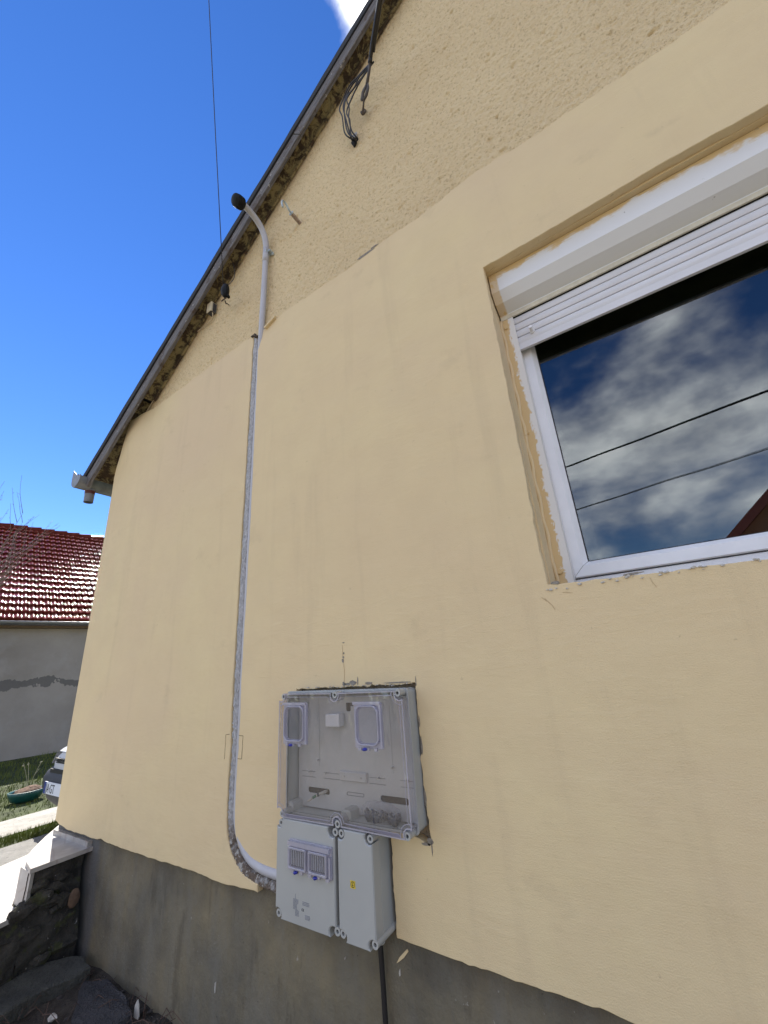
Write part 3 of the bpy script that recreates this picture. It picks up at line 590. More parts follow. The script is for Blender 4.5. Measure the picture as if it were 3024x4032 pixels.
# half-octagonal cover seen from below; profile in y,z
prof = [(0.062, WZ1 - 0.002), (0.062, 1.570), (0.096, 1.527), (0.150, 1.503), (0.150, 1.497), (0.2615, 1.497), (0.2615, WZ1 - 0.002)]
MB().prism(prof, WX0 + 0.005, WX1 - 0.004, plane='yz', ch=0.001).build("shutter_box", 'boxpaint', win)
MB().box(WX0 + 0.006, WX1 - 0.005, 0.148, 0.156, 1.474, 1.496).build("box_lip", 'lip', win)
MB().box(WX0 + 0.058, WX1 - 0.006, 0.158, 0.20, 1.470, 1.4965).build("shutter_gap", 'dark', win)
for a, b in ((WX1 - 0.060, WX1 - 0.002), (WX0 + 0.003, WX0 + 0.060)):
    rl = MB()
    rl.box(a, b, 0.150, 0.155, WZ0 - 0.02, 1.473).box(a, b, 0.176, 0.196, WZ0 - 0.02, 1.473)
    rl.box(a, a + 0.02, 0.155, 0.176, WZ0 - 0.02, 1.473) if a < 0 else rl.box(b - .02, b, 0.155, 0.176, WZ0 - 0.02, 1.473)
    if a > 0: rl.build('guide_rail', 'pvc', win)
rl.tube([(WX0 + 0.022, 0.1505, 1.425), (WX0 + 0.022, 0.143, 1.425)], [0.009, 0.007], 10)
rl.tube([(WX0 + 0.020, 0.1505, 0.265), (WX0 + 0.020, 0.141, 0.265)], [0.012, 0.009], 10)
rl.tube([(WX0 + 0.014, 0.1505, 0.86), (WX0 + 0.014, 0.142, 0.86)], [0.010, 0.006], 10)
rl.build("guide_rail", 'rail', win, True, 30)
# caulk bead between rail and reveal
pts = []
for i in range(40):
    z = lerp(0.21, 1.47, i / 39); pts.append((WX0 + 0.004 + 0.003 * math.sin(i * 1.3), 0.146 + 0.002 * math.sin(i * 2.1), z))
MB().tube(pts, 0.0075, 8).build("caulk_bead", 'smooth', win, True)
SZ0 = 1.284; pitch = 0.0395
sa, sb = WX0 + 0.052, WX1 - 0.052
s_ = MB(); zcur = SZ0 + 0.034
s_.prism([(0.158, SZ0), (0.172, SZ0), (0.172, SZ0 + 0.033), (0.158, SZ0 + 0.033)], sa, sb, plane='yz', ch=0.001)
for i in range(5):
    z0 = SZ0 + 0.0345 + i * pitch
    pr = [(0.170, z0), (0.170, z0 + pitch - 0.003)] + [(0.163 - 0.0045 * math.sin(math.pi * t), z0 + (pitch - 0.004) * t + .0005) for t in (0.98, 0.82, 0.65, 0.5, 0.35, 0.18, 0.02)]
    s_.prism(pr, sa, sb, plane='yz')
s_.build("shutter_slats", 'slat', win)
MB().box(sa, sb, 0.171, 0.1735, SZ0 + 0.01, 1.49).build("slat_backing", 'olive', win)
st = MB().tube([(-0.142, 0.161, 1.352), (-0.142, 0.152, 1.352)], [0.0115, 0.0115], 14).tube([(-0.142, 0.153, 1.352), (-0.142, 0.121, 1.352)], [0.0085, 0.0078], 8)
st.build("shutter_stop", 'pvc', win, True, 40)
# sash and frame, mitred, stepped section
def framed(x0, x1, z0, z1, w, ya, yb, mb_, chm=0.0):
    mb_.prism([(x0, z0), (x1, z0), (x1, z1), (x0, z1)], ya, yb, holes=[[(x0 + w, z0 + w), (x1 - w, z0 + w), (x1 - w, z1 - w), (x0 + w, z1 - w)]], ch=chm)
fr = MB(); FX0, FX1, FZ0, FZ1 = WX0 + 0.03, WX1 - 0.03, WZ0 - 0.018, 1.50
framed(FX0 - .02, FX1 + .02, FZ0, FZ1, 0.048, 0.212, 0.258, fr, 0.003)
fr.build("frame", 'pvc', win)
sh = MB(); SX0, SX1, SZ0b, SZ1 = WX0 + 0.055, WX1 - 0.055, 0.240, 1.48
def bar(mb_, a, b, c, d, ya, yb, yg):
    """one mitred sash member: outer edge a-b, inner edge d-c, bevelled bead towards the glass"""
    mid = lambda p, q_, t: (lerp(p[0], q_[0], t), lerp(p[1], q_[1], t))
    a2, b2 = mid(a, d, 0.70), mid(b, c, 0.70); a1, b1 = mid(a, d, 0.06), mid(b, c, 0.06)
    rows = [[(a, yb), (b, yb)], [(a, ya + .004), (b, ya + .004)], [(a1, ya), (b1, ya)], [(a2, ya), (b2, ya)], [(mid(a, d, .74), ya + .003), (mid(b, c, .74), ya + .003)], [(d, yg - 0.004), (c, yg - 0.004)], [(d, yg), (c, yg)]]
    vs = [(p[0], y, p[1]) for r in rows for (p, y) in r]
    mb_.add(vs, [(2 * i, 2 * i + 1, 2 * i + 3, 2 * i + 2) for i in range(len(rows) - 1)])
w = 0.058; g_ = 0.0009
O = [(SX0, SZ0b), (SX1, SZ0b), (SX1, SZ1), (SX0, SZ1)]; I = [(SX0 + w, SZ0b + w), (SX1 - w, SZ0b + w), (SX1 - w, SZ1 - w), (SX0 + w, SZ1 - w)]
for i in range(4):
    a, b, c, d = Vector(O[i]), Vector(O[(i + 1) % 4]), Vector(I[(i + 1) % 4]), Vector(I[i]); t = (b - a).normalized() * g_
    bar(sh, tuple(a + t), tuple(b - t), tuple(c - t), tuple(d + t), 0.200, 0.25, 0.232)
sh.build("sash", 'pvc', win)
gk = MB(); framed(SX0 + w - .004, SX1 - w + .004, SZ0b + w - .004, SZ1 - w + .004, 0.0075, 0.2325, 0.238, gk); gk.build("gasket", 'rubber', win)
MB().box(SX0 + w - .002, SX1 - w + .002, 0.2385, 0.2425, SZ0b + w - .002, SZ1 - w + .002).build("pane", 'glass', win)
MB().box(SX0 + w - .002, SX1 - w + .002, 0.2585, 0.2625, SZ0b + w - .002, SZ1 - w + .002).build("pane_inner", 'glass', win)
rm = MB(); rm.add([(WX0 - .02, 0.30, 0.0), (WX1 + .02, 0.30, 0.0), (WX1 + .02, 3.0, 0.0), (WX0 - .02, 3.0, 0.0), (WX0 - .02, 0.30, 1.9), (WX1 + .02, 0.30, 1.9), (WX1 + .02, 3.0, 1.9), (WX0 - .02, 3.0, 1.9)],
       [(0, 1, 2, 3), (4, 7, 6, 5), (0, 3, 7, 4), (1, 5, 6, 2), (3, 2, 6, 7)])
rm.build("dark_interior", 'olive', win)
# crumbs, chips and cement traces along the window foot and elsewhere: part of the wall's own wear
def decal(name, mat, polys, y=-0.0012, t=0.0022, parent=house):
    for p in polys: MB().prism(p, y, y + t).build(name, mat, parent)
def patch(cx, cz, rx, rz, seed, n=11):
    r = random.Random(seed); return [(cx + rx * (1 + r.uniform(-.35, .3)) * math.cos(2 * math.pi * k / n), cz + rz * (1 + r.uniform(-.35, .3)) * math.sin(2 * math.pi * k / n)) for k in range(n)]
def stroke(pts, w=0.0016, seed=0, step=0.01, amp=0.0012):
    p = jag(pts, step, amp, seed); r = random.Random(seed); a = []; b = []
    for i, q_ in enumerate(p):
        t = Vector(p[min(i + 1, len(p) - 1)]) - Vector(p[max(i - 1, 0)]); t.normalize(); nn = Vector((-t.y, t.x)) * w * r.uniform(.25, .8)
        a.append(tuple(Vector(q_) + nn)); b.append(tuple(Vector(q_) - nn))
    return a + b[::-1]
decal("pencil_mark", 'pencil', [stroke([(-1.925, -0.293), (-1.898, -0.291)], .0016, 1), stroke([(-1.925, -0.293), (-1.926, -0.40)], .0009, 2), stroke([(-1.826, -0.293), (-1.795, -0.295)], .0018, 3),
      stroke([(-1.795, -0.295), (-1.797, -0.392)], .0014, 4), stroke([(-1.797, -0.392), (-1.826, -0.392)], .0014, 5)])
decal("crack", 'crack', [stroke([(-1.162, -0.088), (-1.160, -0.03), (-1.161, 0.0)], .0012, 6), stroke([(-1.165, 0.03), (-1.166, 0.075)], .0007, 7)])
decal("plaster_hole", 'chip', [patch(-1.1655, 0.012, 0.0065, 0.0095, 8), patch(-1.163, 0.026, 0.005, 0.005, 9), patch(-1.160, 0.042, 0.0035, 0.0045, 10), patch(-1.160, 0.086, 0.0065, 0.002, 11)])
decal("chipped_edge", 'chip', [patch(-1.115, -0.078, 0.020, 0.009, 12), patch(-1.145, -0.082, 0.015, 0.006, 13), patch(-1.035, -0.082, 0.022, 0.005, 14), patch(-1.164, -0.082, 0.008, 0.009, 15), patch(-1.090, -0.070, 0.003, 0.014, 16),
      patch(-0.90, -0.083, 0.06, 0.0025, 17), patch(-0.814, -0.08, 0.0018, 0.018, 18), patch(-0.814, -0.30, 0.004, 0.03, 19), patch(-0.815, -0.22, 0.003, 0.02, 20), patch(-0.817, -0.46, 0.004, 0.03, 22),
      patch(-0.815, -0.582, 0.012, 0.012, 23), patch(-0.808, -0.60, 0.002, 0.018, 24), patch(-0.83, -0.592, 0.02, 0.004, 25)])
decal("crack", 'crack', [stroke([(0.02, 0.18), (0.024, 0.165), (0.030, 0.150)], .0006, 26), stroke([(-0.23, 0.172), (-0.20, 0.166)], .0009, 27),
      stroke([(-0.29, 0.16), (-0.27, 0.135), (-0.265, 0.12)], .0013, 28), 
      stroke([(-0.30, 0.165), (-0.285, 0.15)], .0008, 36)])
decal("bare_patch", 'chip', [patch(0.335, 0.168, 0.034, 0.009, 37), patch(-0.02, 0.199, 0.03, 0.004, 38), patch(-0.905, 2.272, 0.075, 0.009, 39), patch(-0.84, 2.285, 0.03, 0.006, 40), patch(-0.245, 0.206, 0.014, 0.006, 41)])
cr = MB(); r = random.Random(5)
for k in range(60):
    x = r.uniform(-0.28, 0.9); cr.blob((x, -0.001 - r.uniform(0, .003), 0.19 + r.uniform(-.008, .004) - 0.012 * (x > .3)), r.uniform(.0015, .0042), 1, 0.3, (1.6, 1, 1), k)
for k in range(46):
    x = r.uniform(-1.38, -0.83); cr.blob((x, -0.003, -0.0905 + r.uniform(-.004, .003)), r.uniform(.0012, .003), 1, 0.3, (1, 1, 1), k)
struct(cr.build("plaster_crumbs", 'litchip', house), 'stuff')
# torn mortar flake at the head of the chase and the stub beside the pipe
MB().prism([(-1.765, 2.221), (-1.70, 2.245), (-1.655, 2.262), (-1.66, 2.246), (-1.72, 2.222), (-1.755, 2.208)], -0.020, 0.0, ch=0.002).build("lifted_flake", 'smooth', house)
# chips and dabs on the plinth
decal("plinth_dab", 'smooth', [[(-0.998, -0.950), (-0.985, -0.932), (-0.958, -0.908), (-0.952, -0.904), (-0.949, -0.910), (-0.966, -0.928), (-0.985, -0.942)]], 0.0275, 0.006)
decal("plinth_chip", 'litchip', [patch(-0.988, -0.972, 0.0028, 0.008, 50), patch(-1.933, -1.25, 0.003, 0.022, 52), patch(-1.22, -0.99, 0.0015, 0.003, 55)], 0.0275, 0.006)
# ---- mortar packed into the chase
def mid_between(z, off=0.0): return interp(sorted([(p[1], p[0]) for p in chL[:-4]]), z)
ms = []; N = 150
cl = spline([(-1.897, 0.02, 2.225), (-1.897, 0.02, 1.5), (-1.897, 0.02, 0.845), (-1.896, 0.02, -0.069), (-1.886, 0.02, -0.349), (-1.889, 0.02, -0.60), (-1.868, 0.02, -0.72), (-1.836, 0.02, -0.774), (-1.774, 0.02, -0.824), (-1.69, 0.02, -0.850), (-1.60, 0.02, -0.86), (-1.42, 0.02, -0.87)], 26)
crt = spline([(-1.850, 0.02, 2.215), (-1.846, 0.02, 1.5), (-1.845, 0.02, 0.826), (-1.846, 0.02, -0.07), (-1.842, 0.02, -0.346), (-1.843, 0.02, -0.598), (-1.83, 0.02, -0.70), (-1.80, 0.02, -0.75), (-1.735, 0.02, -0.796), (-1.664, 0.02, -0.808), (-1.551, 0.02, -0.812), (-1.42, 0.02, -0.815)], 26)
rg = np.random.RandomState(9); K = 7; vs = []; fs = []
for i, (a, b) in enumerate(zip(cl, crt)):
    for k in range(K):
        t = k / (K - 1); p = a.lerp(b, t); y = 0.0045 + 0.007 * (rg.rand() - .5) + 0.010 * t ** 4
        if k == 0: y = 0.016
        if k == K - 1: y = 0.034
        vs.append((p.x + rg.uniform(-.0015, .0015), y, p.z))
for i in range(len(cl) - 1):
    for k in range(K - 1): fs.append((i * K + k, i * K + k + 1, (i + 1) * K + k + 1, (i + 1) * K + k))
MB().add(vs, fs).build("chase_mortar", 'mortar', house, smooth=True)
mm = MB(); r = random.Random(8)
for k in range(70):
    x = r.uniform(-1.76, -1.46); mm.blob((x, 0.026 + r.uniform(-.004, .004), lerp(-0.826, -0.845, r.random()) + (x + 1.6) * 0.0), r.uniform(.004, .011), 1, 0.3, (1.3, .6, 1), k)
mm.build("loose_mortar", 'mortar', house)

# ================================================================== CONDUIT
cd = thing("conduit", "grey plastic service conduit rising from the meter cabinet to a black capped mast bend", "conduit", (-1.42, -0.01, -0.793))
lowp = spline([(-1.43, 0.003, -0.792), (-1.55, 0.006, -0.792), (-1.64, 0.008, -0.787), (-1.72, 0.012, -0.768), (-1.785, 0.018, -0.722), (-1.826, 0.022, -0.655), (-1.838, 0.024, -0.56), (-1.838, 0.024, -0.35), (-1.838, 0.024, 0.2), (-1.838, 0.024, 1.4), (-1.836, 0.022, 2.02), (-1.815, 0.006, 2.18), (-1.790, -0.014, 2.33), (-1.776, -0.023, 2.5), (-1.772, -0.025, 2.70), (-1.771, -0.026, 2.875)], 7)
MB().tube(lowp, 0.0200, 18).build("pipe", 'conduit', cd, True)
MB().tube([(-1.7705, -0.026, 2.845), (-1.770, -0.026, 2.90), (-1.770, -0.026, 2.985)], [0.0228, 0.0228, 0.0225], 18).tube(spline([(-1.770, -0.026, 2.98), (-1.770, -0.028, 3.02), (-1.770, -0.044, 3.09), (-1.770, -0.085, 3.155), (-1.770, -0.15, 3.190), (-1.770, -0.22, 3.200), (-1.770, -0.262, 3.188)], 8), 0.0225, 18).build("bend", 'conduit', cd, True)
cp = MB(); cp.tube([(-1.770, -0.250, 3.192), (-1.770, -0.262, 3.188), (-1.770, -0.292, 3.176), (-1.770, -0.315, 3.164), (-1.770, -0.325, 3.158)], [0.031, 0.044, 0.047, 0.043, 0.020], 16)
cp.blob((-1.770, -0.268, 3.236), 0.020, 2, 0.06, (1, 1, 1), 3).blob((-1.772, -0.318, 3.178), 0.014, 2, 0.2, (1, 1, 1), 4)
cp.build("weather_cap", 'cap', cd, True, 50)
MB().box(-1.752, -1.722, -0.030, 0.004, 2.93, 2.945).box(-1.755, -1.748, -0.044, 0.0, 2.925, 2.952).prism([(-1.748, 2.925), (-1.715, 2.905), (-1.712, 2.925), (-1.74, 2.95)], -0.006, 0.006).build("wall_clip", 'galv', cd)
MB().box(-1.905, -1.868, -0.012, 0.01, 2.222, 2.230).box(-1.873, -1.862, -0.013, 0.02, 2.205, 2.231).prism([(-1.872, 2.206), (-1.842, 2.196), (-1.842, 2.206), (-1.868, 2.222)], -0.008, 0.016).build("metal_strap", 'iron', cd)

# ================================================================== METER CABINET
cab = thing("meter_cabinet", "grey polyester electricity meter cabinet with a clear upper cover, set half into the cream wall", "meter cabinet", (-1.13, 0.03, -0.87))
F = -0.100      # front plane of the covers
B0 = -0.055     # rim between covers and trays
def lid_outline(x0, x1, z0, z1, rn, extra=()):
    """rectangle whose corners (and extra edge spots) are scooped out round the screw posts"""
    p = []
    def arc(cx, cz, a0, a1, n=7):
        return [(cx + rn * math.cos(rad(lerp(a0, a1, k / n))), cz + rn * math.sin(rad(lerp(a0, a1, k / n)))) for k in range(n + 1)]
    e = rn * 0.55
    p += arc(x0 + rn - e, z0 + rn - e, 90 + 40, -40)      # bottom left scoop
    for ex in sorted(extra.get('b', []) if extra else []): p += arc(ex, z0 + rn - e, 180 + 30, -30)
    p += arc(x1 - rn + e, z0 + rn - e, 180 + 40, 50)
    p += arc(x1 - rn + e, z1 - rn + e, 270 + 40 - 360 + 0, 140 - 360 - 0) if False else arc(x1 - rn + e, z1 - rn + e, 310, 140)
    for ex in sorted(extra.get('t', []) if extra else [], reverse=True): p += arc(ex, z1 - rn + e, 390, 150) if False else arc(ex, z1 - rn + e, 30, -210)
    p += arc(x0 + rn - e, z1 - rn + e, 400, 230)
    return p
def screwpost(x, z, y1=0.030):
    p_ = MB().ring((x, z), 0.0058, 0.0122, F + 0.002, y1).build('screw_post', 'grp', cab, True, 40)
    MB().tube([(x, F + 0.010, z), (x, F + 0.03, z)], 0.0056, 12).build('screw_bore', 'ink', p_)
UX0, UX1, UZ0, UZ1 = -1.440, -0.824, -0.548, -0.1085
LX0, LX1, LZ0, LZ1 = -1.440, -1.1535, -0.862, -0.5585
RX0, RX1 = -1.1325, -0.988
# lower trays
for a, b in ((LX0, LX1), (RX0, RX1)):
    tr = MB()
    tr.prism(rr(a - 0.001, b + 0.001, LZ0 - 0.001, LZ1 + 0.001, 0.012), B0 + 0.002, 0.032)
    tr.prism(rr(a - 0.0035, b + 0.0035, LZ0 - 0.0035, LZ1 + 0.0035, 0.013), B0 - 0.002, B0 + 0.005, ch=0.001)
    tr.build("lower_tray", 'tray', cab)
MB().box(LX1 + .0012, RX0 - .0012, -0.02, 0.031, LZ0 + .03, LZ1 - .01).build("joining_web", 'tray', cab)
for x, z in ((LX0 + .018, LZ1 - .012), (LX0 + .014, LZ0 + .013), (LX1 + .007, LZ1 - .009), (LX1 + .008, LZ0 + .018), (RX0 + .014, LZ1 - .009), (RX0 + .012, LZ0 + .018), (RX1 - .004, LZ1 - .009), (RX1 - .003, LZ0 + .018)): screwpost(x, z)
for x, z in ((-1.42, -0.117), (-1.135, -0.115), (-0.841, -0.113), (-1.417, -0.541), (-1.135, -0.542), (-0.842, -0.541)): screwpost(x, z, 0.0)
def lid(name, x0, x1, z0, z1, mat, **k):
    return MB().prism(lid_outline(x0, x1, z0, z1, 0.019), F, B0 - 0.0025, ch=0.0035).build(name, mat, cab)
lidL = lid("opaque_cover", LX0, LX1, LZ0, LZ1, 'grp'); lidR = lid("opaque_cover", RX0, RX1, LZ0, LZ1, 'grp')
lidR['label'] = "narrow grey cover with the yellow earth sticker"; lidL['label'] = "wide grey cover with twin breaker windows"
# upper tray: hollow, walls 4 mm, mounting plate inside with slots
ut = MB()
ut.prism(rr(UX0, UX1, UZ0, UZ1 + .004, 0.014), B0 + .0005, 0.033, holes=[rr(UX0 + .0045, UX1 - .0045, UZ0 + .0045, UZ1 - .0005, 0.010)])
ut.prism(rr(UX0 - .003, UX1 + .003, UZ0 - .004, UZ1 + .009, 0.014), B0 - 0.001, B0 + 0.005, holes=[rr(UX0 + .0045, UX1 - .0045, UZ0 + .0045, UZ1 - .0005, 0.010)], ch=0.001)
ut.box(UX0 + .0046, UX1 - .0046, 0.026, 0.033, UZ0 + .0046, UZ1 - .0006)
for x in (-1.135,):
    ut.prism([(x - .022, UZ0 + .004), (x + .025, UZ0 + .004), (x + .022, UZ0 + .030), (x + .012, UZ0 + .036), (x - .012, UZ0 + .036), (x - .022, UZ0 + .026)], B0 + .004, 0.0245, ch=0.004)
ut.prism([(UX0 + .0046, UZ0 + .004), (UX0 + .036, UZ0 + .004), (UX0 + .034, UZ0 + .026), (UX0 + .020, UZ0 + .034), (UX0 + .0046, UZ0 + .034)], B0 + .004, 0.0245, ch=0.004)
ut.build("upper_tray", 'tray', cab)
slot1 = rr(-1.374, -1.257, -0.491, -0.4705, 0.009); slot2 = rr(-1.010, -0.888, -0.490, -0.468, 0.009)
key = [(-1.160, -0.154), (-1.122, -0.154), (-1.122, -0.167), (-1.136, -0.167), (-1.136, -0.182), (-1.142, -0.187), (-1.155, -0.187), (-1.160, -0.181)]
mp = MB().prism([(-1.428, -0.50), (-1.428, -0.535), (-1.410, -0.556)][::-1] and [(-1.428, -0.132), (-1.428, -0.515), (-1.420, -0.522), (-1.413, -0.527), (-1.405, -0.540), (-1.17, -0.540), (-1.160, -0.525), (-1.125, -0.525), (-1.112, -0.540), (-0.836, -0.540), (-0.836, -0.132)], 0.004, 0.008, holes=[slot1, slot2, key], ch=0.0008)
mp.build("mounting_plate", 'plate', cab)
MB().box(-1.425, -0.84, 0.022, 0.0255, -0.535, -0.14).build("wall_behind_slots", 'brownhole', cab)
pf_ = MB(); Yd = 0.0032
def dots(x0, z0, x1, z1, stepd=0.0052, w=0.0011):
    pf_ = MB()
    n = int(max(abs(x1 - x0), abs(z1 - z0)) / stepd)
    for i in range(n + 1):
        x, z = lerp(x0, x1, i / n), lerp(z0, z1, i / n); pf_.box(x - w, x + w, Yd, 0.0042, z - w, z + w)
    pf_.build("perforation", 'print_', cab)
dots(-1.309, -0.128, -1.309, -0.392); dots(-0.945, -0.170, -0.946, -0.392)
for a, b in ((-1.405, -1.335), (-1.285, -1.205), (-1.055, -0.985), (-0.915, -0.850)):
    dots(a, -0.414, b, -0.414, 0.0045, .0013); dots(a, -0.434, b, -0.434, 0.0045, .0013)
rb = MB().prism([(-1.195, -0.433), (-1.065, -0.433), (-1.065, -0.400), (-1.195, -0.400)], -0.006, 0.0035, ch=0.003); rb.build("meter_rail", 'plate', cab)
MB().prism(rr(-1.168, -1.085, -0.4825, -0.470, 0.005), 0.0026, 0.0042, holes=[rr(-1.166, -1.087, -0.4805, -0.472, 0.004)]).build("slot_outline", 'print_', cab)
for x, z in ((-1.312, -0.370), (-1.362, -0.414), (-1.270, -0.414), (-1.011, -0.412), (-0.945, -0.374), (-0.885, -0.412), (-1.172, -0.417), (-1.09, -0.417)):
    sw = MB().tube([(x, 0.004, z), (x, -0.006, z), (x, -0.010, z)], [0.0035, 0.0035, 0.002], 8); sw.build("screw", 'screw', cab, True, 40)
MB().prism(rr(-1.246, -1.172, -0.241, -0.193, 0.004), -0.030, 0.0035, ch=0.003).build("terminal_box", 'white', cab)
# clear cover: front sheet plus rim
ol = lid_outline(UX0, UX1, UZ0, UZ1, 0.019, dict(t=[-1.135], b=[-1.135]))
MB().prism(ol, F, F + 0.0028, ch=0.001).build("clear_cover", 'clear', cab)
il = inset(ol, 0.0028); n = len(ol)
MB().prism(ol, F - 0.0012, F - 0.0001, holes=[inset(ol, 0.0042)]).build('cover_edge', 'violet', cab)
MB().prism(inset(ol, 0.013), F - 0.0009, F - 0.0001, holes=[inset(ol, 0.0150)]).build('cover_bead', 'violet', cab)
c2 = MB(); ringv = [(p[0], F + .003, p[1]) for p in ol] + [(p[0], B0 - .002, p[1]) for p in ol] + [(p[0], F + .003, p[1]) for p in il] + [(p[0], B0 - .002, p[1]) for p in il]
c2.add(ringv, [(i, (i + 1) % n, (i + 1) % n + n, i + n) for i in range(n)] + [(i + 2 * n, (i + 1) % n + 2 * n, (i + 1) % n + 3 * n, i + 3 * n) for i in range(n)] + [(i + n, (i + 1) % n + n, (i + 1) % n + 3 * n, i + 3 * n) for i in range(n)])
c2.build("clear_cover_rim", 'clear2', cab)
# hinged reading windows and their blue seals
def reading(x0, x1, z0, z1, seal):
    e = MB()
    e.prism(rr(x0, x1, z0, z1, 0.004), F - 0.004, F - 0.0005, holes=[rr(x0 + .018, x1 - .018, z0 + .018, z1 - .018, .022)], ch=0.001)
    e.prism(rr(x0 + .009, x1 - .012, z0 + .010, z1 - .008, .028, 7), F - 0.017, F - 0.0042, holes=[rr(x0 + .0155, x1 - .0185, z0 + .0165, z1 - .0145, .023, 7)], ch=0.002)
    e.box(x0 - .001, x1 - .004, F - .013, F - .0045, z1 - .006, z1 + .004).box(x1 - .008, x1, F - .012, F - .0045, z0 + .006, z1 - .004)
    for k in range(3): e.box(x0 + .02 + k * .035, x0 + .032 + k * .035, F - .012, F - .0045, z0 - .006, z0 + .004)
    o_ = e.build("reading_window", 'violet', cab)
    MB().prism(rr(x0 + .0155, x1 - .0185, z0 + .0165, z1 - .0145, .023, 7), F - 0.0155, F - 0.0135).build("lens", 'clear2', o_)
    MB().tube([(seal[0] - .009, F - .008, seal[1] - .002), (seal[0], F - .011, seal[1]), (seal[0] + .013, F - .010, seal[1] + .001)], [0.0035, 0.0058, 0.004], 10).build("seal", 'blue', o_, True)
    return o_
reading(-1.412, -1.276, -0.295, -0.143, (-1.365, -0.297)); reading(-1.036, -0.909, -0.295, -0.143, (-0.990, -0.296))
# twin breaker window on the left opaque cover
tw = MB(); tw.prism(rr(-1.368, -1.158, -0.708, -0.612, 0.004), F - 0.006, F - .0005, ch=0.001)
for a, b in ((-1.364, -1.272), (-1.262, -1.172)):
    tw.prism(rr(a, b, -0.700, -0.632, 0.006), F - 0.020, F - 0.0062, holes=[rr(a + .008, b - .008, -0.692, -0.640, 0.003)], ch=0.002)
tw.box(-1.366, -1.162, F - .018, F - .0062, -0.629, -0.615).box(-1.166, -1.159, F - .015, F - .0062, -0.700, -0.640)
for k in range(5): tw.box(-1.35 + k * .042, -1.335 + k * .042, F - .014, F - .0062, -0.711, -0.702)
o = tw.build("breaker_window", 'violet', cab)
for a, b in ((-1.3555, -1.2805), (-1.2535, -1.1805)): MB().box(a, b, F - .0085, F - .0064, -0.6915, -0.6405).build("breaker_recess", 'ink', o); MB().box(a, b, F - .018, F - .0165, -0.6915, -0.6405).build("lens", 'clear2', o)
for a, b in ((-1.3555, -1.2805), (-1.2535, -1.1805)):
    rbs = MB()
    for k in range(8): x = lerp(a + .006, b - .006, k / 7); rbs.box(x - .0012, x + .0012, F - .0115, F - .0086, -0.688, -0.643)
    rbs.build("blanking_ribs", 'plate', o)
for x in (-1.330, -1.232):
    MB().tube([(x - .010, F - .010, -0.711), (x, F - .014, -0.709), (x + .012, F - .012, -0.706)], [0.003, 0.0058, 0.004], 10).build("seal", 'blue', o, True)
# printed type label and the yellow earth sticker
lb = MB(); yl = F - 0.0006
def lbox(x0, x1, z0, z1): lb.box(x0, x1, yl, F - .0001, z0, z1)
r = random.Random(3)
def tline(x0, x1, z, h):
    x = x0
    while x < x1 - .001:
        w_ = r.uniform(.0015, .005); lbox(x, min(x1, x + w_), z, z + h); x += w_ + .0008
def flush():
    global lb
    lb.build('type_label', 'print_', lidL); lb = MB()
for k in range(3): tline(-1.304, -1.271, -0.7945 - k * .0042, .0021)
flush()
for k in range(9): tline(-1.350, -1.331 + (.006 if k < 4 else 0), -0.7935 - k * .0035, .0019)
flush()
for k in range(5): tline(-1.340, -1.322, -0.8250 - k * .0035, .0019)
flush()
for k in range(4): tline(-1.291, -1.268, -0.8300 - k * .0035, .0019)
flush(); lbox(-1.3395, -1.338, -0.792, -0.777)
lb.build("type_label", 'print_', lidL)
def textmesh(name, body, size, loc, mat, parent, depth=0.0004, rot=(rad(90), 0, 0), sx=1.0):
    cu = bpy.data.curves.new(name, 'FONT'); cu.body = body; cu.size = size; cu.extrude = depth; cu.align_x = 'LEFT'
    t = bpy.data.objects.new(name, cu); COL.objects.link(t); bpy.context.view_layer.update()
    me_ = bpy.data.meshes.new_from_object(t.evaluated_get(bpy.context.evaluated_depsgraph_get())); bpy.data.objects.remove(t)
    mt = Matrix.Translation(loc) @ Matrix.Rotation(rot[2], 4, 'Z') @ Matrix.Rotation(rot[0], 4, 'X') @ Matrix.Diagonal((sx, 1, 1, 1))
    me_.transform(mt); me_.materials.clear(); me_.materials.append(M[mat])
    o_ = bpy.data.objects.new(name, me_); COL.objects.link(o_)
    if parent:
        o_.parent = parent; o_.matrix_parent_inverse = Matrix.Translation(-Vector(origin(parent)))
    return o_
textmesh("approval_mark", "CE", 0.010, (-1.3085, F - .0006, -0.8195), 'ink', lidL)
s1 = MB().box(-1.0815, -1.0605, F - .0008, F - .0001, -0.7145, -0.6935).build("earth_sticker", 'yellow', lidR)
es = MB().ring((-1.071, -0.704), 0.0072, 0.0088, F - .0014, F - .0008, 20)
es.box(-1.0718, -1.0702, F - .0014, F - .0008, -0.7045, -0.6985).prism([(-1.0745, -0.7045), (-1.0675, -0.7045), (-1.071, -0.7105)], F - .0014, F - .0008)
es.build("earth_symbol", 'ink', s1)

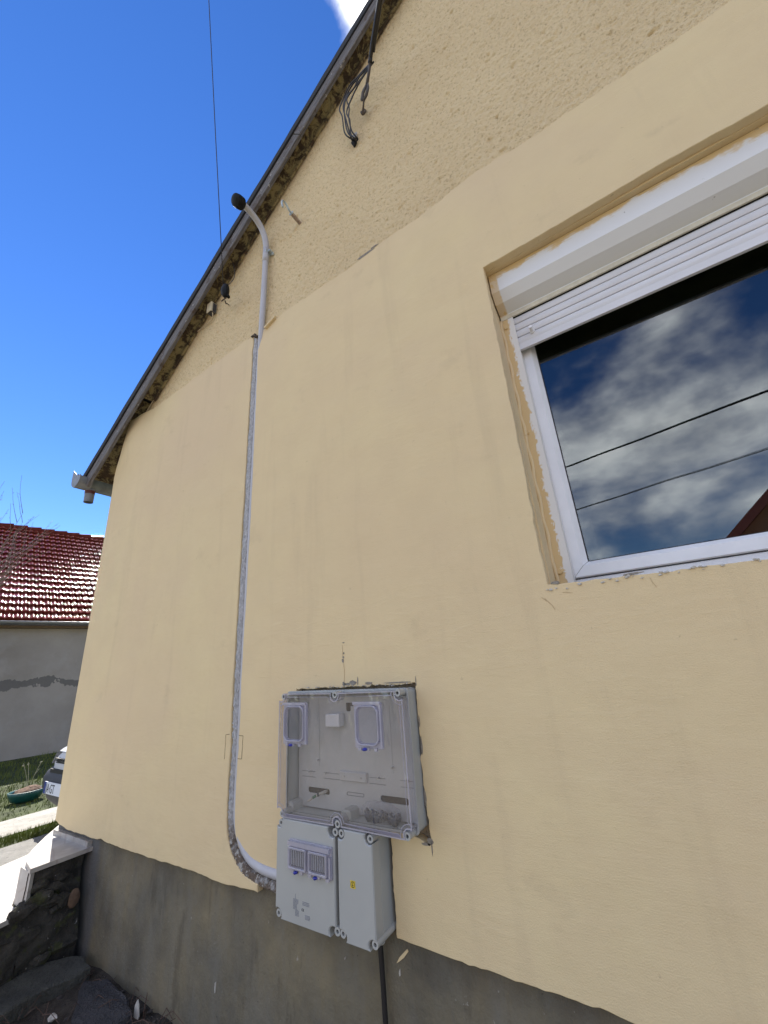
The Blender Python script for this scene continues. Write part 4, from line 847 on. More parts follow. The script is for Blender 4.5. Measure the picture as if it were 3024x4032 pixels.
# things lying in or hanging from the cabinet
bagt = thing("parts_bag", "crumpled clear bag of dark blue plugs lying at the foot of the clear cabinet cover", "plastic bag", (-1.0, -0.02, -0.543))
bgm = MB(); r = random.Random(12)
for k in range(11):
    bgm.blob((-1.052 + 0.0135 * k + r.uniform(-.004, .004), -0.028 + r.uniform(-.006, .006), -0.526 + r.uniform(-.008, .014) ), r.uniform(.011, .016), 2, 0.18, (1, .8, 1.15), k)
bgm.build("plugs", 'bluedark', bagt, True)
bm = bmesh.new(); bmesh.ops.create_icosphere(bm, subdivisions=4, radius=1.0)
rr_ = random.Random(2); ph = [rr_.uniform(0, 6) for _ in range(8)]
for v in bm.verts:
    q_ = v.co.copy(); k = 1 + 0.13 * abs(math.sin(7 * q_.x + ph[0] + 3 * math.sin(4 * q_.z))) + 0.10 * abs(math.sin(9 * q_.z + ph[1] + 2 * q_.x)) + rr_.uniform(-.03, .03)
    v.co = Vector((q_.x * 0.074, q_.y * 0.017, q_.z * 0.030)) * k + Vector((-0.988, -0.029, -0.511))
bm.verts.index_update(); t_ = MB().add([v.co[:] for v in bm.verts], [[v.index for v in f.verts] for f in bm.faces]); bm.free()
t_.build("bag_film", 'bag', bagt)
stub = thing("cable_stub", "short stripped cable end poking out of the left slot inside the clear cabinet", "cable", (-1.305, 0.004, -0.49))
MB().tube(spline([(-1.280, 0.018, -0.480), (-1.290, -0.004, -0.484), (-1.308, -0.020, -0.490)], 5), 0.0055, 10).build("sheath", 'copper', stub, True)
MB().tube([(-1.308, -0.020, -0.490), (-1.318, -0.030, -0.497)], 0.0048, 8).build("core", 'green', stub, True)
MB().tube([(-1.317, -0.029, -0.496), (-1.336, -0.040, -0.508)], 0.0042, 8).build("core", 'copper', stub, True)
MB().tube([(-1.298, -0.013, -0.487), (-1.304, -0.018, -0.489)], 0.0063, 8).build("tape", 'ink', stub, True)

blk = thing("ground_cable", "thick black cable dropping from the meter cabinet down the grey plinth", "cable", (-1.03, -0.02, -EYE))
MB().tube(spline([(-1.045, 0.010, -0.84), (-1.045, 0.006, -0.90), (-1.043, 0.008, -1.0), (-1.040, 0.008, -1.12), (-1.035, 0.012, -1.30), (-1.03, 0.012, -1.47)], 6), 0.0088, 12).build("sheath", 'cable', blk, True)

# ================================================================== FIXINGS ON THE GABLE
hk = thing("wall_hook", "galvanised pigtail hook on a rusty sleeve, right of the conduit bend", "hook", (-1.454, 0.0, 3.035))
MB().tube([(-1.454, 0.012, 3.036), (-1.454, -0.072, 3.036)], 0.0135, 12).build("sleeve", 'rusty', hk, True, 40)
MB().tube([(-1.454, -0.072, 3.036), (-1.454, -0.078, 3.037)], 0.019, 14).tube(spline([(-1.454, -0.078, 3.037), (-1.454, -0.100, 3.045), (-1.454, -0.125, 3.066), (-1.454, -0.143, 3.071), (-1.454, -0.160, 3.058), (-1.454, -0.165, 3.030), (-1.454, -0.156, 3.000)], 6), 0.0068, 10).build("hook_rod", 'galv', hk, True, 60)

jb = thing("junction_box", "small beige junction box under the rake board with a thin painted cable", "junction box", (-2.42, -0.01, 2.73))
MB().prism(rr(-2.452, -2.392, 2.765, 2.862, 0.004), -0.045, 0.006, ch=0.003).build("box", 'beige', jb)
MB().box(-2.448, -2.396, -0.040, 0.004, 2.7645, 2.7660).box(-2.390, -2.386, -0.03, 0.0, 2.76, 2.85).build("cable_entry", 'ink', jb)
MB().tube(spline([(-2.405, -0.020, 2.766), (-2.40, -0.018, 2.735), (-2.44, -0.004, 2.712), (-2.60, 0.0, 2.715), (-2.70, 0.0, 2.695), (-2.81, -0.002, 2.62), (-2.95, -0.003, 2.485), (-3.10, -0.003, 2.355), (-3.25, -0.003, 2.235), (-3.36, -0.001, 2.15)], 8), 0.0042, 8).build("wall_cable", 'beigecable', jb, True)

wr = thing("telephone_line", "thin overhead wire held by a black wedge clamp near the beige junction box", "wire", (-2.10, -0.1, 2.75))
A0 = Vector((-2.115, -0.13, 2.765)); dirw = (Vector((-1.785, -0.70, 5.104)) - A0)
# the line leaves the wall, passes over the yard and climbs towards a pole across the street
P1 = Vector((-1.785, -0.70, 5.104)); far = A0 + (P1 - A0) * 2.2
MB().tube([A0, A0.lerp(P1, .5) + Vector((0, 0, -.012)), P1, far], 0.0032, 8).build("line", 'cable', wr, True)
MB().blob((-2.100, -0.118, 2.70), 0.056, 3, 0.05, (0.55, 0.55, 1.2), 5).tube([(-2.09, -0.11, 2.66), (-2.075, -0.10, 2.635)], [0.014, 0.012], 8).build("wedge_clamp", 'cap', wr, True)
lp = [(-2.112 + 0.020 * math.cos(a) , -0.115 + 0.012 * math.sin(a), 2.625 + 0.022 * math.sin(a)) for a in [k * math.pi / 5 for k in range(10)]]
MB().tube(lp, 0.0045, 6).tube(spline([(-2.105, -0.11, 2.615), (-2.12, -0.09, 2.610), (-2.17, -0.05, 2.68), (-2.235, 0.01, 2.76)], 5), 0.0042, 6).build("eye_bolt", 'iron', wr, True)
MB().tube(spline([(-2.085, -0.115, 2.745), (-2.078, -0.09, 2.80), (-2.085, -0.06, 2.90), (-2.12, -0.05, 3.04), (-2.16, -0.06, 3.15)], 6), 0.0028, 6).build("tail", 'cable', wr, True)

sv = thing("service_cable", "thick black overhead power cable fanning out at the wall near the roof", "cable", (-0.78, -0.05, 3.4))
top_ = Vector((-0.38, -0.55, 4.60)); T = [(-0.80, -0.075, 3.56), (-0.765, -0.085, 3.70), (-0.72, -0.105, 3.80)]
# points worked out for a cable that leaves the hook and heads out over the yard
import itertools
Hk = Vector((-0.803, -0.05, 3.494))
bun = [Vector((-0.7337, -0.1000, 3.6310)), Vector((-0.7008, -0.1200, 3.6781)), Vector((-0.6714, -0.1450, 3.7089)), Vector((-0.6469, -0.1650, 3.7398)), Vector((-0.6103, -0.2000, 3.7440)), Vector((-0.5371, -0.2700, 3.7272)), Vector((-0.4677, -0.3400, 3.6913)), Vector((-0.4017, -0.4100, 3.6364))]
MB().tube(bun[:3], [0.0105, 0.010, 0.011], 8).build("lower_strand", 'greycable', sv, True)
MB().tube([bun[2], bun[2].lerp(bun[3], .5)], 0.0145, 8).tube(bun[2:], 0.013, 10).tube([b_ + Vector((0.018, 0, 0)) for b_ in bun[3:]], 0.011, 8).build("bundle", 'cable', sv, True)
ring_ = []
c0 = bun[0]; hb0 = Vector((-0.7814, -0.0750, 3.5551))
ax = (hb0 - c0); side = Vector((1, 0, 0))
MB().tube([c0 + ax * 0.0 - side * .004, c0 + ax * 0.35 - side * .024, c0 + ax * .8 - side * .020, c0 + ax * 1.0], [0.008, 0.011, 0.012, 0.007], 8).tube([c0 + ax * 0.0 + side * .006, c0 + ax * 0.3 + side * .018, c0 + ax * .75 + side * .014, c0 + ax * 0.98], [0.008, 0.0095, 0.0105, 0.007], 8).build("anchor_clamp", 'greycable', sv, True)
MB().tube(spline([hb0, Vector((-0.7964, -0.0620, 3.5322)), Vector((-0.8159, -0.0450, 3.5173)), Vector((-0.8226, -0.0300, 3.5255))], 5), 0.0062, 8).tube(spline([Vector((-0.8285, -0.0400, 3.5396)), Vector((-0.8197, -0.0400, 3.5104)), Vector((-0.8128, -0.0300, 3.5304)), Vector((-0.8152, -0.0120, 3.5900)), Vector((-0.8268, 0.0120, 3.6500))], 5), 0.0085, 8).tube([Vector((-0.8166, -0.0200, 3.5947)), Vector((-0.8186, -0.0200, 3.5602))], 0.007, 8).build("rusty_hook", 'iron', sv, True)
lps = [(-0.6460, -0.1400, 3.6951), (-0.7070, -0.1100, 3.7843), (-0.7861, -0.0850, 3.8314), (-0.8601, -0.0720, 3.8299), (-0.9197, -0.0680, 3.7838), (-0.9470, -0.0700, 3.6737), (-0.9408, -0.0720, 3.5448), (-0.9251, -0.0600, 3.4127), (-0.9108, -0.0300, 3.3590), (-0.9250, 0.0000, 3.4000), (-0.9347, 0.0200, 3.4317)]
for k in range(5):
    r = random.Random(k + 3); pts = []
    for i, p in enumerate(lps):
        s_in = math.sin(math.pi * i / (len(lps) - 1)); v = Vector(p); v += Vector((r.uniform(-1, 1) * .024 * s_in - (k - 2) * .016 * s_in, r.uniform(-1, 1) * .008 * s_in, (k - 2) * .026 * s_in + r.uniform(-1, 1) * .008 * s_in)); pts.append(v)
    MB().tube(spline(pts, 6), 0.0050, 6).build("strand", 'cable', sv, True)
kn = MB(); c = Vector((-0.9350, 0.0000, 3.4000))
kn.prism([(-0.955, 3.40), (-0.945, 3.37), (-0.935, 3.34), (-0.915, 3.365), (-0.898, 3.40), (-0.905, 3.43), (-0.93, 3.435)], -0.004, 0.01); kn.build("knockout_hole", 'dark', house)
MB().blob((-0.915, -0.006, 3.437), 0.021, 2, 0.25, (1, .35, 1.2), 4).build("mortar_dab", 'mortar', house)

# ================================================================== STEPS, GROUND, YARD
gr = MB(); 
gr.add([(-120, -150, -EYE - .012), (150, -150, -EYE - .012), (150, 200, -EYE - .012), (-120, 200, -EYE - .012)], [(0, 1, 2, 3)])
struct(gr.build("ground", 'ground'))
# loose dark soil by the wall foot, uneven
nx_, ny_ = 110, 60
X_, Y_ = np.meshgrid(np.linspace(-3.3, 0.6, nx_), np.linspace(-1.2, 0.045, ny_))
Zs = -EYE + 0.03 * vnoise(X_, Y_, 0.22, 41) + 0.02 * vnoise(X_, Y_, 0.07, 42) + 0.012 * vnoise(X_, Y_, 0.03, 43) - 0.035 * np.clip((-Y_ - 0.6) / 0.6, 0, 1) - 0.02
v_ = [tuple(v) for v in np.stack([X_, Y_, Zs], -1).reshape(-1, 3)]; f_ = [(r_ * nx_ + c_, r_ * nx_ + c_ + 1, (r_ + 1) * nx_ + c_ + 1, (r_ + 1) * nx_ + c_) for r_ in range(ny_ - 1) for c_ in range(nx_ - 1)]
struct(MB().add(v_, f_).build("soil", 'soil', smooth=True))
struct(MB().box(-6.86, -6.18, -8, 12, -EYE - .2, -EYE + .004).build("driveway_strip", 'pave'))
struct(MB().box(-5.80, -4.25, -8, 12, -EYE - .2, -EYE + .002).build("path", 'ground2'))
for q4 in ([(-12.6, -9, -EYE - .006), (-6.87, -9, -EYE - .006), (-6.87, 14, -EYE - .006), (-12.6, 14, -EYE - .006)], [(-6.17, -9, -EYE - .006), (-5.81, -9, -EYE - .006), (-5.81, 14, -EYE - .006), (-6.17, 14, -EYE - .006)]): struct(MB().add(q4, [(0, 1, 2, 3)]).build("lawn", M['lawn']))
gb = MB(); r = random.Random(77)
def blade(x, y, h_, w_):
    a = r.uniform(0, 6.28); dx, dy = math.cos(a) * w_, math.sin(a) * w_; lx, ly = r.uniform(-.5, .5) * h_, r.uniform(-.5, .5) * h_
    o_ = len(gb.v); gb.v += [(x - dx, y - dy, -EYE - .01), (x + dx, y + dy, -EYE - .01), (x + lx, y + ly, -EYE + h_)]; gb.f.append((o_, o_ + 1, o_ + 2))
vn = lambda x, y: float(vnoise(np.array([x]), np.array([y]), 0.5, 3)[0])
for k in range(15000):
    x, y = r.uniform(-12.0, -6.88), r.uniform(-0.6, 4.6); 
    blade(x, y, r.uniform(.02, .07) * (0.5 + vn(x, y)), r.uniform(.003, .008))
for k in range(5000): blade(r.uniform(-6.17, -5.81), r.uniform(-.3, 2.2), r.uniform(.015, .05), r.uniform(.003, .006))
me = bpy.data.meshes.new("grass"); me.from_pydata(gb.v, [], gb.f); me.materials.append(M['leaf'])
go = bpy.data.objects.new("grass", me); COL.objects.link(go); struct(go, 'stuff')

steps = thing("marble_steps", "pale marble topped steps with a dark mossy stone side, beside the house corner", "steps", (-3.6, -0.4, -EYE))
Zt = (-0.955, -1.140, -1.325)
land = [(-3.235, 0.075), (-3.228, -0.240), (-3.38, -0.212), (-3.555, -0.135), (-3.75, 0.0), (-3.94, 0.15), (-4.14, 0.32), (-4.2, 0.8), (-3.69, 0.8), (-3.69, 0.075)]
def slabp(poly, z, t, mb_): mb_.prism(poly, z, z - t, plane='xy', ch=0.002)
tr2 = [(-3.232, -0.236), (-3.20, -0.42), (-3.19, -0.52), (-4.10, -0.52), (-4.12, -0.1), (-4.25, 0.3), (-4.19, 0.30), (-4.0, 0.14), (-3.75, -0.025), (-3.56, -0.16), (-3.38, -0.236)]
tr3 = [(-3.188, -0.524), (-3.185, -0.86), (-4.15, -0.86), (-4.13, -0.524)]
b = MB(); slabp(land, Zt[0], 0.022, b); b.build("marble_tread", 'marble', steps)
b = MB(); slabp(tr2, Zt[1], 0.022, b); b.build("marble_tread", 'marble', steps)
b = MB(); slabp(tr3, Zt[2], 0.022, b); b.build("marble_tread", 'marble', steps)
b = MB(); b.prism([(-3.243, -0.212), (-3.233, -0.232), (-3.40, -0.225), (-3.555, -0.155), (-3.75, -0.02), (-3.75, 0.01), (-3.555, -0.122), (-3.40, -0.19)], Zt[0] - .022, Zt[1], plane='xy')
b.box(-4.1, -3.195, -0.520, -0.505, Zt[2], Zt[1] - .022); b.build("marble_riser", 'marble', steps)
# rough stone cheek under the treads
def cheek(mb_, y0, y1, z0, z1, x0, seed):
    n1 = max(3, int((y1 - y0) / .022)); n2 = max(3, int((z1 - z0) / .022)); g1 = np.linspace(y0, y1, n1 + 1); g2 = np.linspace(z0, z1, n2 + 1); Yg, Zg = np.meshgrid(g1, g2)
    Xg = x0 + 0.05 * (vnoise(Yg, Zg, 0.14, seed) - .6) + 0.03 * (vnoise(Yg, Zg, 0.05, seed + 1) - .5) - 0.015 + 0.07 * np.clip((z1 - Zg) / 0.5, 0, 1)
    Xg[-1, :] = x0 - 0.012
    vv = [tuple(v) for v in np.stack([Xg, Yg, Zg], -1).reshape(-1, 3)]
    mb_.add(vv, [(a * (n1 + 1) + c_, a * (n1 + 1) + c_ + 1, (a + 1) * (n1 + 1) + c_ + 1, (a + 1) * (n1 + 1) + c_) for a in range(n2) for c_ in range(n1)])
ck = MB(); cheek(ck, -0.235, 0.034, -EYE - .06, Zt[0] - .0225, -3.245, 61); cheek(ck, -0.515, -0.234, -EYE - .06, Zt[1] - .0225, -3.215, 63); cheek(ck, -0.86, -0.514, -EYE - .06, Zt[2] - .0225, -3.2, 65)
ck.build("stone_cheek", 'stone', steps, smooth=True)
r = random.Random(91)
for k in range(34):
    y_ = r.uniform(-.80, -.02); zt_ = Zt[0] if y_ > -.235 else (Zt[1] if y_ > -.51 else Zt[2])
    z_ = r.uniform(-EYE, zt_ - .05); MB().blob((-3.252 + 0.060 * (zt_ - z_) / .5, y_, z_), r.uniform(.03, .065), 2, .38, (.50, 1, .62), k).build("facing_stone", 'stone', steps)
bdy = MB(); bdy.prism([(-3.30, 0.030), (-3.30, -0.19), (-3.40, -0.18), (-3.555, -0.115), (-3.75, 0.02), (-3.94, 0.17), (-4.12, 0.34), (-4.17, 0.79), (-3.69, 0.79), (-3.69, 0.03)], Zt[0] - .0225, -EYE - .05, plane='xy')
bdy.prism([(-3.30, -0.19), (-3.27, -0.50), (-4.08, -0.50), (-4.10, -0.1), (-4.2, 0.3), (-3.96, 0.14), (-3.76, -0.02), (-3.56, -0.15), (-3.40, -0.21)], Zt[1] - .0225, -EYE - .05, plane='xy')
bdy.prism([(-3.27, -0.50), (-3.26, -0.84), (-4.12, -0.84), (-4.1, -0.50)], Zt[2] - .0225, -EYE - .05, plane='xy')
bdy.build("masonry_core", 'slab', steps)
MB().box(-3.74, -3.255, 0.040, 0.068, Zt[0], -0.928).build('landing_filler', 'marble', steps)  # pale strip added to stand in for the sunlit landing top by the plinth
for ch in steps.children: ch.data.transform(Matrix.Translation((0.085, -0.035, 0.027)))
rs = random.Random(3)
stn = thing("wall_stone", "flat brownish stone lodged in the dark cheek beneath the marble landing", "stone", (-3.17, -0.02, -1.16))
MB().blob((-3.12, -0.045, -1.14), 0.040, 2, 0.12, (0.35, .7, 1.1), 9).build("stone", simple("brown_stone", (0.11, 0.07, 0.045), 0.9, .3), stn)

def rubble(name, label, poly, z, t, mat, tilt=(0, 0)):
    c = Vector((sum(p[0] for p in poly) / len(poly), sum(p[1] for p in poly) / len(poly)))
    pj = jag(poly + [poly[0]], 0.03, 0.006, len(poly))[:-1]; b = MB().prism(pj, z, z - t, plane='xy', ch=0.008)
    b.v = [(x, y, zz + (x - c.x) * tilt[0] + (y - c.y) * tilt[1] + .003 * math.sin(40 * x) * math.sin(37 * y)) for x, y, zz in b.v]
    return tag(b.build(name, mat), label, "concrete slab", "broken slabs at the wall foot")
rubble("concrete_slab", "long grey-green broken concrete slab between the steps and the plinth", [(-2.99, 0.0), (-2.86, -0.03), (-2.86, -0.10), (-2.90, -0.27), (-2.86, -0.42), (-3.2, -0.50), (-3.16, -0.20), (-3.08, -0.05)], -1.375, 0.10, 'slab')
rubble("concrete_slab", "dark tilted slab lying against the grey plinth", [(-2.84, -0.07), (-2.72, 0.0), (-2.52, -0.02), (-2.38, -0.06), (-2.44, -0.17), (-2.62, -0.20)], -1.405, 0.06, 'slab2', (0.0, 0.08))
rubble("concrete_slab", "small grey lump of concrete low beside the steps", [(-2.98, -0.42), (-2.88, -0.40), (-2.86, -0.50), (-2.96, -0.54)], -1.36, 0.09, 'slab')
dbr = MB(); r = random.Random(21)
for k in range(420):
    x, y = r.uniform(-3.1, -1.9), r.uniform(-.55, .02); dbr.blob((x, y, -EYE + .010 + r.uniform(-.005, .012)), r.uniform(.003, .012) if k % 12 else r.uniform(.018, .04), 1, .38, (1, 1, .6), k)
struct(dbr.build("rubble", simple("rubble_bits", (0.045, 0.038, 0.033), .95, .7, 25, .004, 90)), 'stuff')
tw_ = MB(); r = random.Random(31)
for k in range(70):
    x, y = r.uniform(-3.0, -2.1), r.uniform(-.45, .0); a = r.uniform(0, 6.28); L_ = r.uniform(.05, .16); z = -EYE + r.uniform(.0, .04)
    tw_.tube([(x, y, z), (x + math.cos(a) * L_ * .5, y + math.sin(a) * L_ * .5, z + r.uniform(.01, .05)), (x + math.cos(a) * L_, y + math.sin(a) * L_, z + r.uniform(0, .03))], r.uniform(.0008, .002), 4)
struct(tw_.build("twigs", 'twig'), 'stuff')
pw = thing("plastic_scrap", "white scrap of plastic standing in the soil against the plinth", "litter", (-2.39, -0.02, -EYE))
MB().prism([(-2.415, -1.445), (-2.385, -1.455), (-2.375, -1.43), (-2.385, -1.395), (-2.398, -1.378), (-2.412, -1.40)], -0.035, -0.029, ch=0.001).build("scrap", 'litchip', pw)
pw2 = thing("crumpled_wrapper", "small crumpled white wrapper on the dark soil left of the plastic scrap", "litter", (-2.72, -0.30, -EYE))
MB().blob((-2.71, -0.24, -1.41), 0.016, 2, .35, (1.3, 1, .6), 3).build("wrapper", 'litchip', pw2)
gs = thing("dry_stalk", "thin dark dry stalk rising in front of the plinth beside the plastic scrap", "plant", (-2.36, -0.02, -EYE))
MB().tube(spline([(-2.37, -0.01, -1.47), (-2.372, -0.012, -1.42), (-2.378, 0.0, -1.365)], 4), [.0022] * 8 + [.0008], 5).tube([(-2.35, -0.02, -1.46), (-2.345, -0.02, -1.40)], [.0016, .0006], 4).build("stalk", 'twig', gs)

# ================================================================== THE YARD BEYOND
# --- van: nose faces the street (-Y), mostly hidden behind the house corner
van = thing("parked_van", "white van with a dark bumper parked nose out beside the cream house corner", "van", (-5.45, 2.6, -EYE))
VX0, VX1, VY = -6.42, -4.68, 0.85
cxv = (VX0 + VX1) / 2
def arcfront(w, y0, bulge, z, n=40, rc=0.2):
    """plan outline of the nose at height z: nearly flat front with rounded corners"""
    out = []
    for k in range(n + 1):
        t = -1 + 2 * k / n; x = cxv + t * w; y = y0 + bulge * (abs(t) ** 16) + 0.015 * t * t; out.append((x, y, z))
    return out
def loft(rows, mb_, close_back=None):
    n_ = len(rows[0]); vs = [v for r_ in rows for v in r_]
    mb_.add(vs, [(i * n_ + k, i * n_ + k + 1, (i + 1) * n_ + k + 1, (i + 1) * n_ + k) for i in range(len(rows) - 1) for k in range(n_ - 1)])
    return mb_
bp = MB(); loft([arcfront(0.60, VY + .05, .30, -1.245), arcfront(0.70, VY - .01, .34, -1.18), arcfront(0.77, VY - .02, .34, -1.12), arcfront(0.86, VY - .03, .36, -1.08), arcfront(0.87, VY - .03, .36, -0.98), arcfront(0.83, VY - .01, .34, -0.92), arcfront(0.76, VY + .02, .32, -0.882), arcfront(0.66, VY + .08, .3, -0.868)], bp)
bp.build("bumper", 'bumper', van, True)
bd = MB(); loft([arcfront(0.63, VY - .005, .10, -0.885), arcfront(0.61, VY - .01, .10, -0.83), arcfront(0.56, VY + .0, .10, -0.765), arcfront(0.51, VY + .02, .10, -0.725)], bd)
loft([arcfront(0.56, VY + .005, .08, -0.716), arcfront(0.55, VY + .03, .10, -0.695), arcfront(0.56, VY + .20, .12, -0.62), arcfront(0.60, VY + .50, .1, -0.55), arcfront(0.64, VY + .90, .1, -0.50)], bd)
# body sides, cab and load box behind the nose
sec = [(VX0 + .06, -1.2), (VX0 + .02, -1.0), (VX0 + .04, -0.72), (VX0 + .08, -0.45), (VX0 + .16, .10), (VX0 + .30, .22), (VX1 - .30, .22), (VX1 - .16, .10), (VX1 - .08, -0.45), (VX1 - .04, -0.72), (VX1 - .02, -1.0), (VX1 - .06, -1.2)]
bd.prism(sec, VY + 1.75, VY + 4.2)
low_ = [(VX0 + .06, -1.2), (VX0 + .02, -1.0), (VX0 + .06, -0.72), (VX0 + .12, -0.60), (VX1 - .12, -0.60), (VX1 - .06, -0.72), (VX1 - .02, -1.0), (VX1 - .06, -1.2)]
bd.prism(low_, VY + 0.62, VY + 1.75)
bd.build("body", 'vanw', van, True, 35)
MB().add([(VX0 + .17, VY + .86, -.52), (VX1 - .17, VY + .86, -.52), (VX1 - .26, VY + 1.74, .12), (VX0 + .26, VY + 1.74, .12)], [(0, 1, 2, 3)]).build("windscreen", 'ink', van)
hl = MB()
for s in (-1, 1):
    hl.add([(cxv + s * .51, VY + .03, -.724), (cxv + s * .60, VY + .04, -.742), (cxv + s * .70, VY + .05, -.838), (cxv + s * .63, VY + .02, -.850), (cxv + s * .50, VY + .22, -.722), (cxv + s * .64, VY + .30, -.745), (cxv + s * .76, VY + .4, -.855), (cxv + s * .70, VY + .3, -.872)], [(0, 1, 2, 3), (4, 5, 6, 7), (0, 1, 5, 4), (1, 2, 6, 5), (2, 3, 7, 6), (3, 0, 4, 7)])
    hl.build("headlight", 'lamp', van); hl = MB()
gl = MB()
for k in range(3): gl.prism([(cxv - .47 + .02 * k, -0.790 - k * .017), (cxv + .47 - .02 * k, -0.790 - k * .017), (cxv + .47 - .02 * k, -0.779 - k * .017), (cxv - .47 + .02 * k, -0.779 - k * .017)], VY - .016, VY + .06)
gl.box(cxv - .55, cxv + .55, VY - .012, VY + .05, -.925, -.888); gl.build("grille", 'blackgrille', van)
pl_ = MB().box(-6.075, -5.555, VY - .050, VY - .042, -1.112, -1.000); plo = pl_.build("number_plate", 'white', van)
MB().box(-6.073, -6.028, VY - .052, VY - .0505, -1.110, -1.002).build("blue_band", 'plateblue', plo)
textmesh("plate_text", "JA·GT", 0.118, (-6.020, VY - .0512, -1.098), 'ink', plo, .0006, sx=0.72)
wh = MB()
for x in (VX0 + .12, VX1 - .12):
    for y in (VY + .85, VY + 3.4):
        w_ = MB().tube([(x - .09, y, -EYE + .30), (x - .075, y, -EYE + .30), (x + .075, y, -EYE + .30), (x + .09, y, -EYE + .30)], [.27, .30, .30, .27], 24).build("wheel", 'tyre', van, True, 40)
# --- neighbour's outbuilding
ang = rad(80.03); nd = Vector((math.cos(ang), math.sin(ang), 0)); nn_ = Vector((-nd.y, nd.x, 0)); N0 = Vector((-12.274, 2.208, 0))
nb = thing("neighbour_outbuilding", "long grey plastered outbuilding with a glossy maroon tiled roof across the yard", "outbuilding", (-12.27, 2.2, -EYE))
def nbp(s_, d_, z): p = N0 + nd * s_ + nn_ * d_; return (p.x, p.y, z)
def slabn(mb_, s0, s1, d0, d1, z0, z1):
    P_ = [nbp(s0, d0, z0), nbp(s1, d0, z0), nbp(s1, d1, z0), nbp(s0, d1, z0), nbp(s0, d0, z1), nbp(s1, d0, z1), nbp(s1, d1, z1), nbp(s0, d1, z1)]
    return mb_.add(P_, [(0, 1, 5, 4), (1, 2, 6, 5), (2, 3, 7, 6), (3, 0, 4, 7), (3, 2, 1, 0), (4, 5, 6, 7)])
w_ = slabn(MB(), -5, 9, 0, 0.3, -EYE - .1, 1.38); slabn(w_, -5, -4.7, .3, 9, -EYE - .1, 1.38); slabn(w_, 8.7, 9, .3, 9, -EYE - .1, 1.38); w_.build("wall", 'grime', nb)
slabn(MB(), -5.2, 9.2, -0.20, 0.0, 1.26, 1.31).build("eave_board", 'board', nb)
gtt = MB(); zt = 1.385
prof_ = [(-0.30 + .065 * math.cos(a), zt + .065 * math.sin(a)) for a in [math.pi + math.pi * k / 10 for k in range(11)]]
vs = []; 
for s_ in (-5.3, 9.3): vs += [nbp(s_, d_, z) for d_, z in prof_]
gtt.add(vs, [(k, k + 1, 12 + k, 11 + k) for k in range(10)])
for s_ in np.arange(-5, 9, 2.05):
    vs = []
    for q_ in (0, .03): vs += [nbp(s_ + q_, d_ * 1.0, z - .004) for d_, z in prof_]
    gtt.add(vs, [(k, k + 1, 12 + k, 11 + k) for k in range(10)])
gtt.tube([nbp(-5.3, -.365, zt), nbp(9.3, -.365, zt)], .012, 8).build("gutter", 'zinc', nb, True)
# pantile field: waves across, a lip at every course
th = rad(35.2); rows = 18; tl = 0.345; wv = 0.1425; S0, S1 = -5.2, 9.3; nw = int((S1 - S0) / wv); per = 10
cs = []; 
for k in range(nw * per + 1):
    u = (k % per) / per; s_ = S0 + k * wv / per
    hgt = 0.030 * (0.5 + math.asin(0.95 * math.cos(2 * math.pi * (u - .38))) / math.pi); cs.append((s_, hgt))
vs = []; fs = []; ncol = len(cs)
for rw in range(rows):
    base = len(vs); r_ = random.Random(rw); jit = [r_.uniform(-.0022, .0022) for _ in range(nw + 2)]
    for t_, lift in ((0.0, 0.000), (0.0, 0.040), (0.3, 0.028), (0.6, 0.0125), (1.0, -0.0145)):
        for kk, (s_, hg) in enumerate(cs):
            d_ = -0.25 + (rw + t_) * tl * math.cos(th); z = 1.43 + (rw + t_) * tl * math.sin(th)
            off = hg + lift + jit[kk // per] * (1 - t_); vs.append(nbp(s_ , d_ - math.sin(th) * off, z + math.cos(th) * off))
    for a in range(4):
        for k in range(ncol - 1): fs.append((base + a * ncol + k, base + a * ncol + k + 1, base + (a + 1) * ncol + k + 1, base + (a + 1) * ncol + k))
rt = MB(); rt.v = vs; rt.f = fs
rdg_d = -0.25 + rows * tl * math.cos(th); rdg_z = 1.43 + rows * tl * math.sin(th)
ro = rt.build("tiled_roof", 'tile', nb, smooth=True, auto=45)
bk = MB().add([nbp(S0, rdg_d, rdg_z), nbp(S1, rdg_d, rdg_z), nbp(S1, 2 * rdg_d, 1.43), nbp(S0, 2 * rdg_d, 1.43)], [(0, 1, 2, 3)]); bk.build("rear_slope", 'tile', nb)
rg_ = MB()
for s_ in np.arange(S0, S1, 0.36):
    rg_.tube([nbp(s_, rdg_d, rdg_z - .02), nbp(s_ + .18, rdg_d, rdg_z - .012), nbp(s_ + .40, rdg_d, rdg_z + .005)], [.095, .105, .12], 12)
rg_.build("ridge_tiles", 'tile', nb, True, 50)
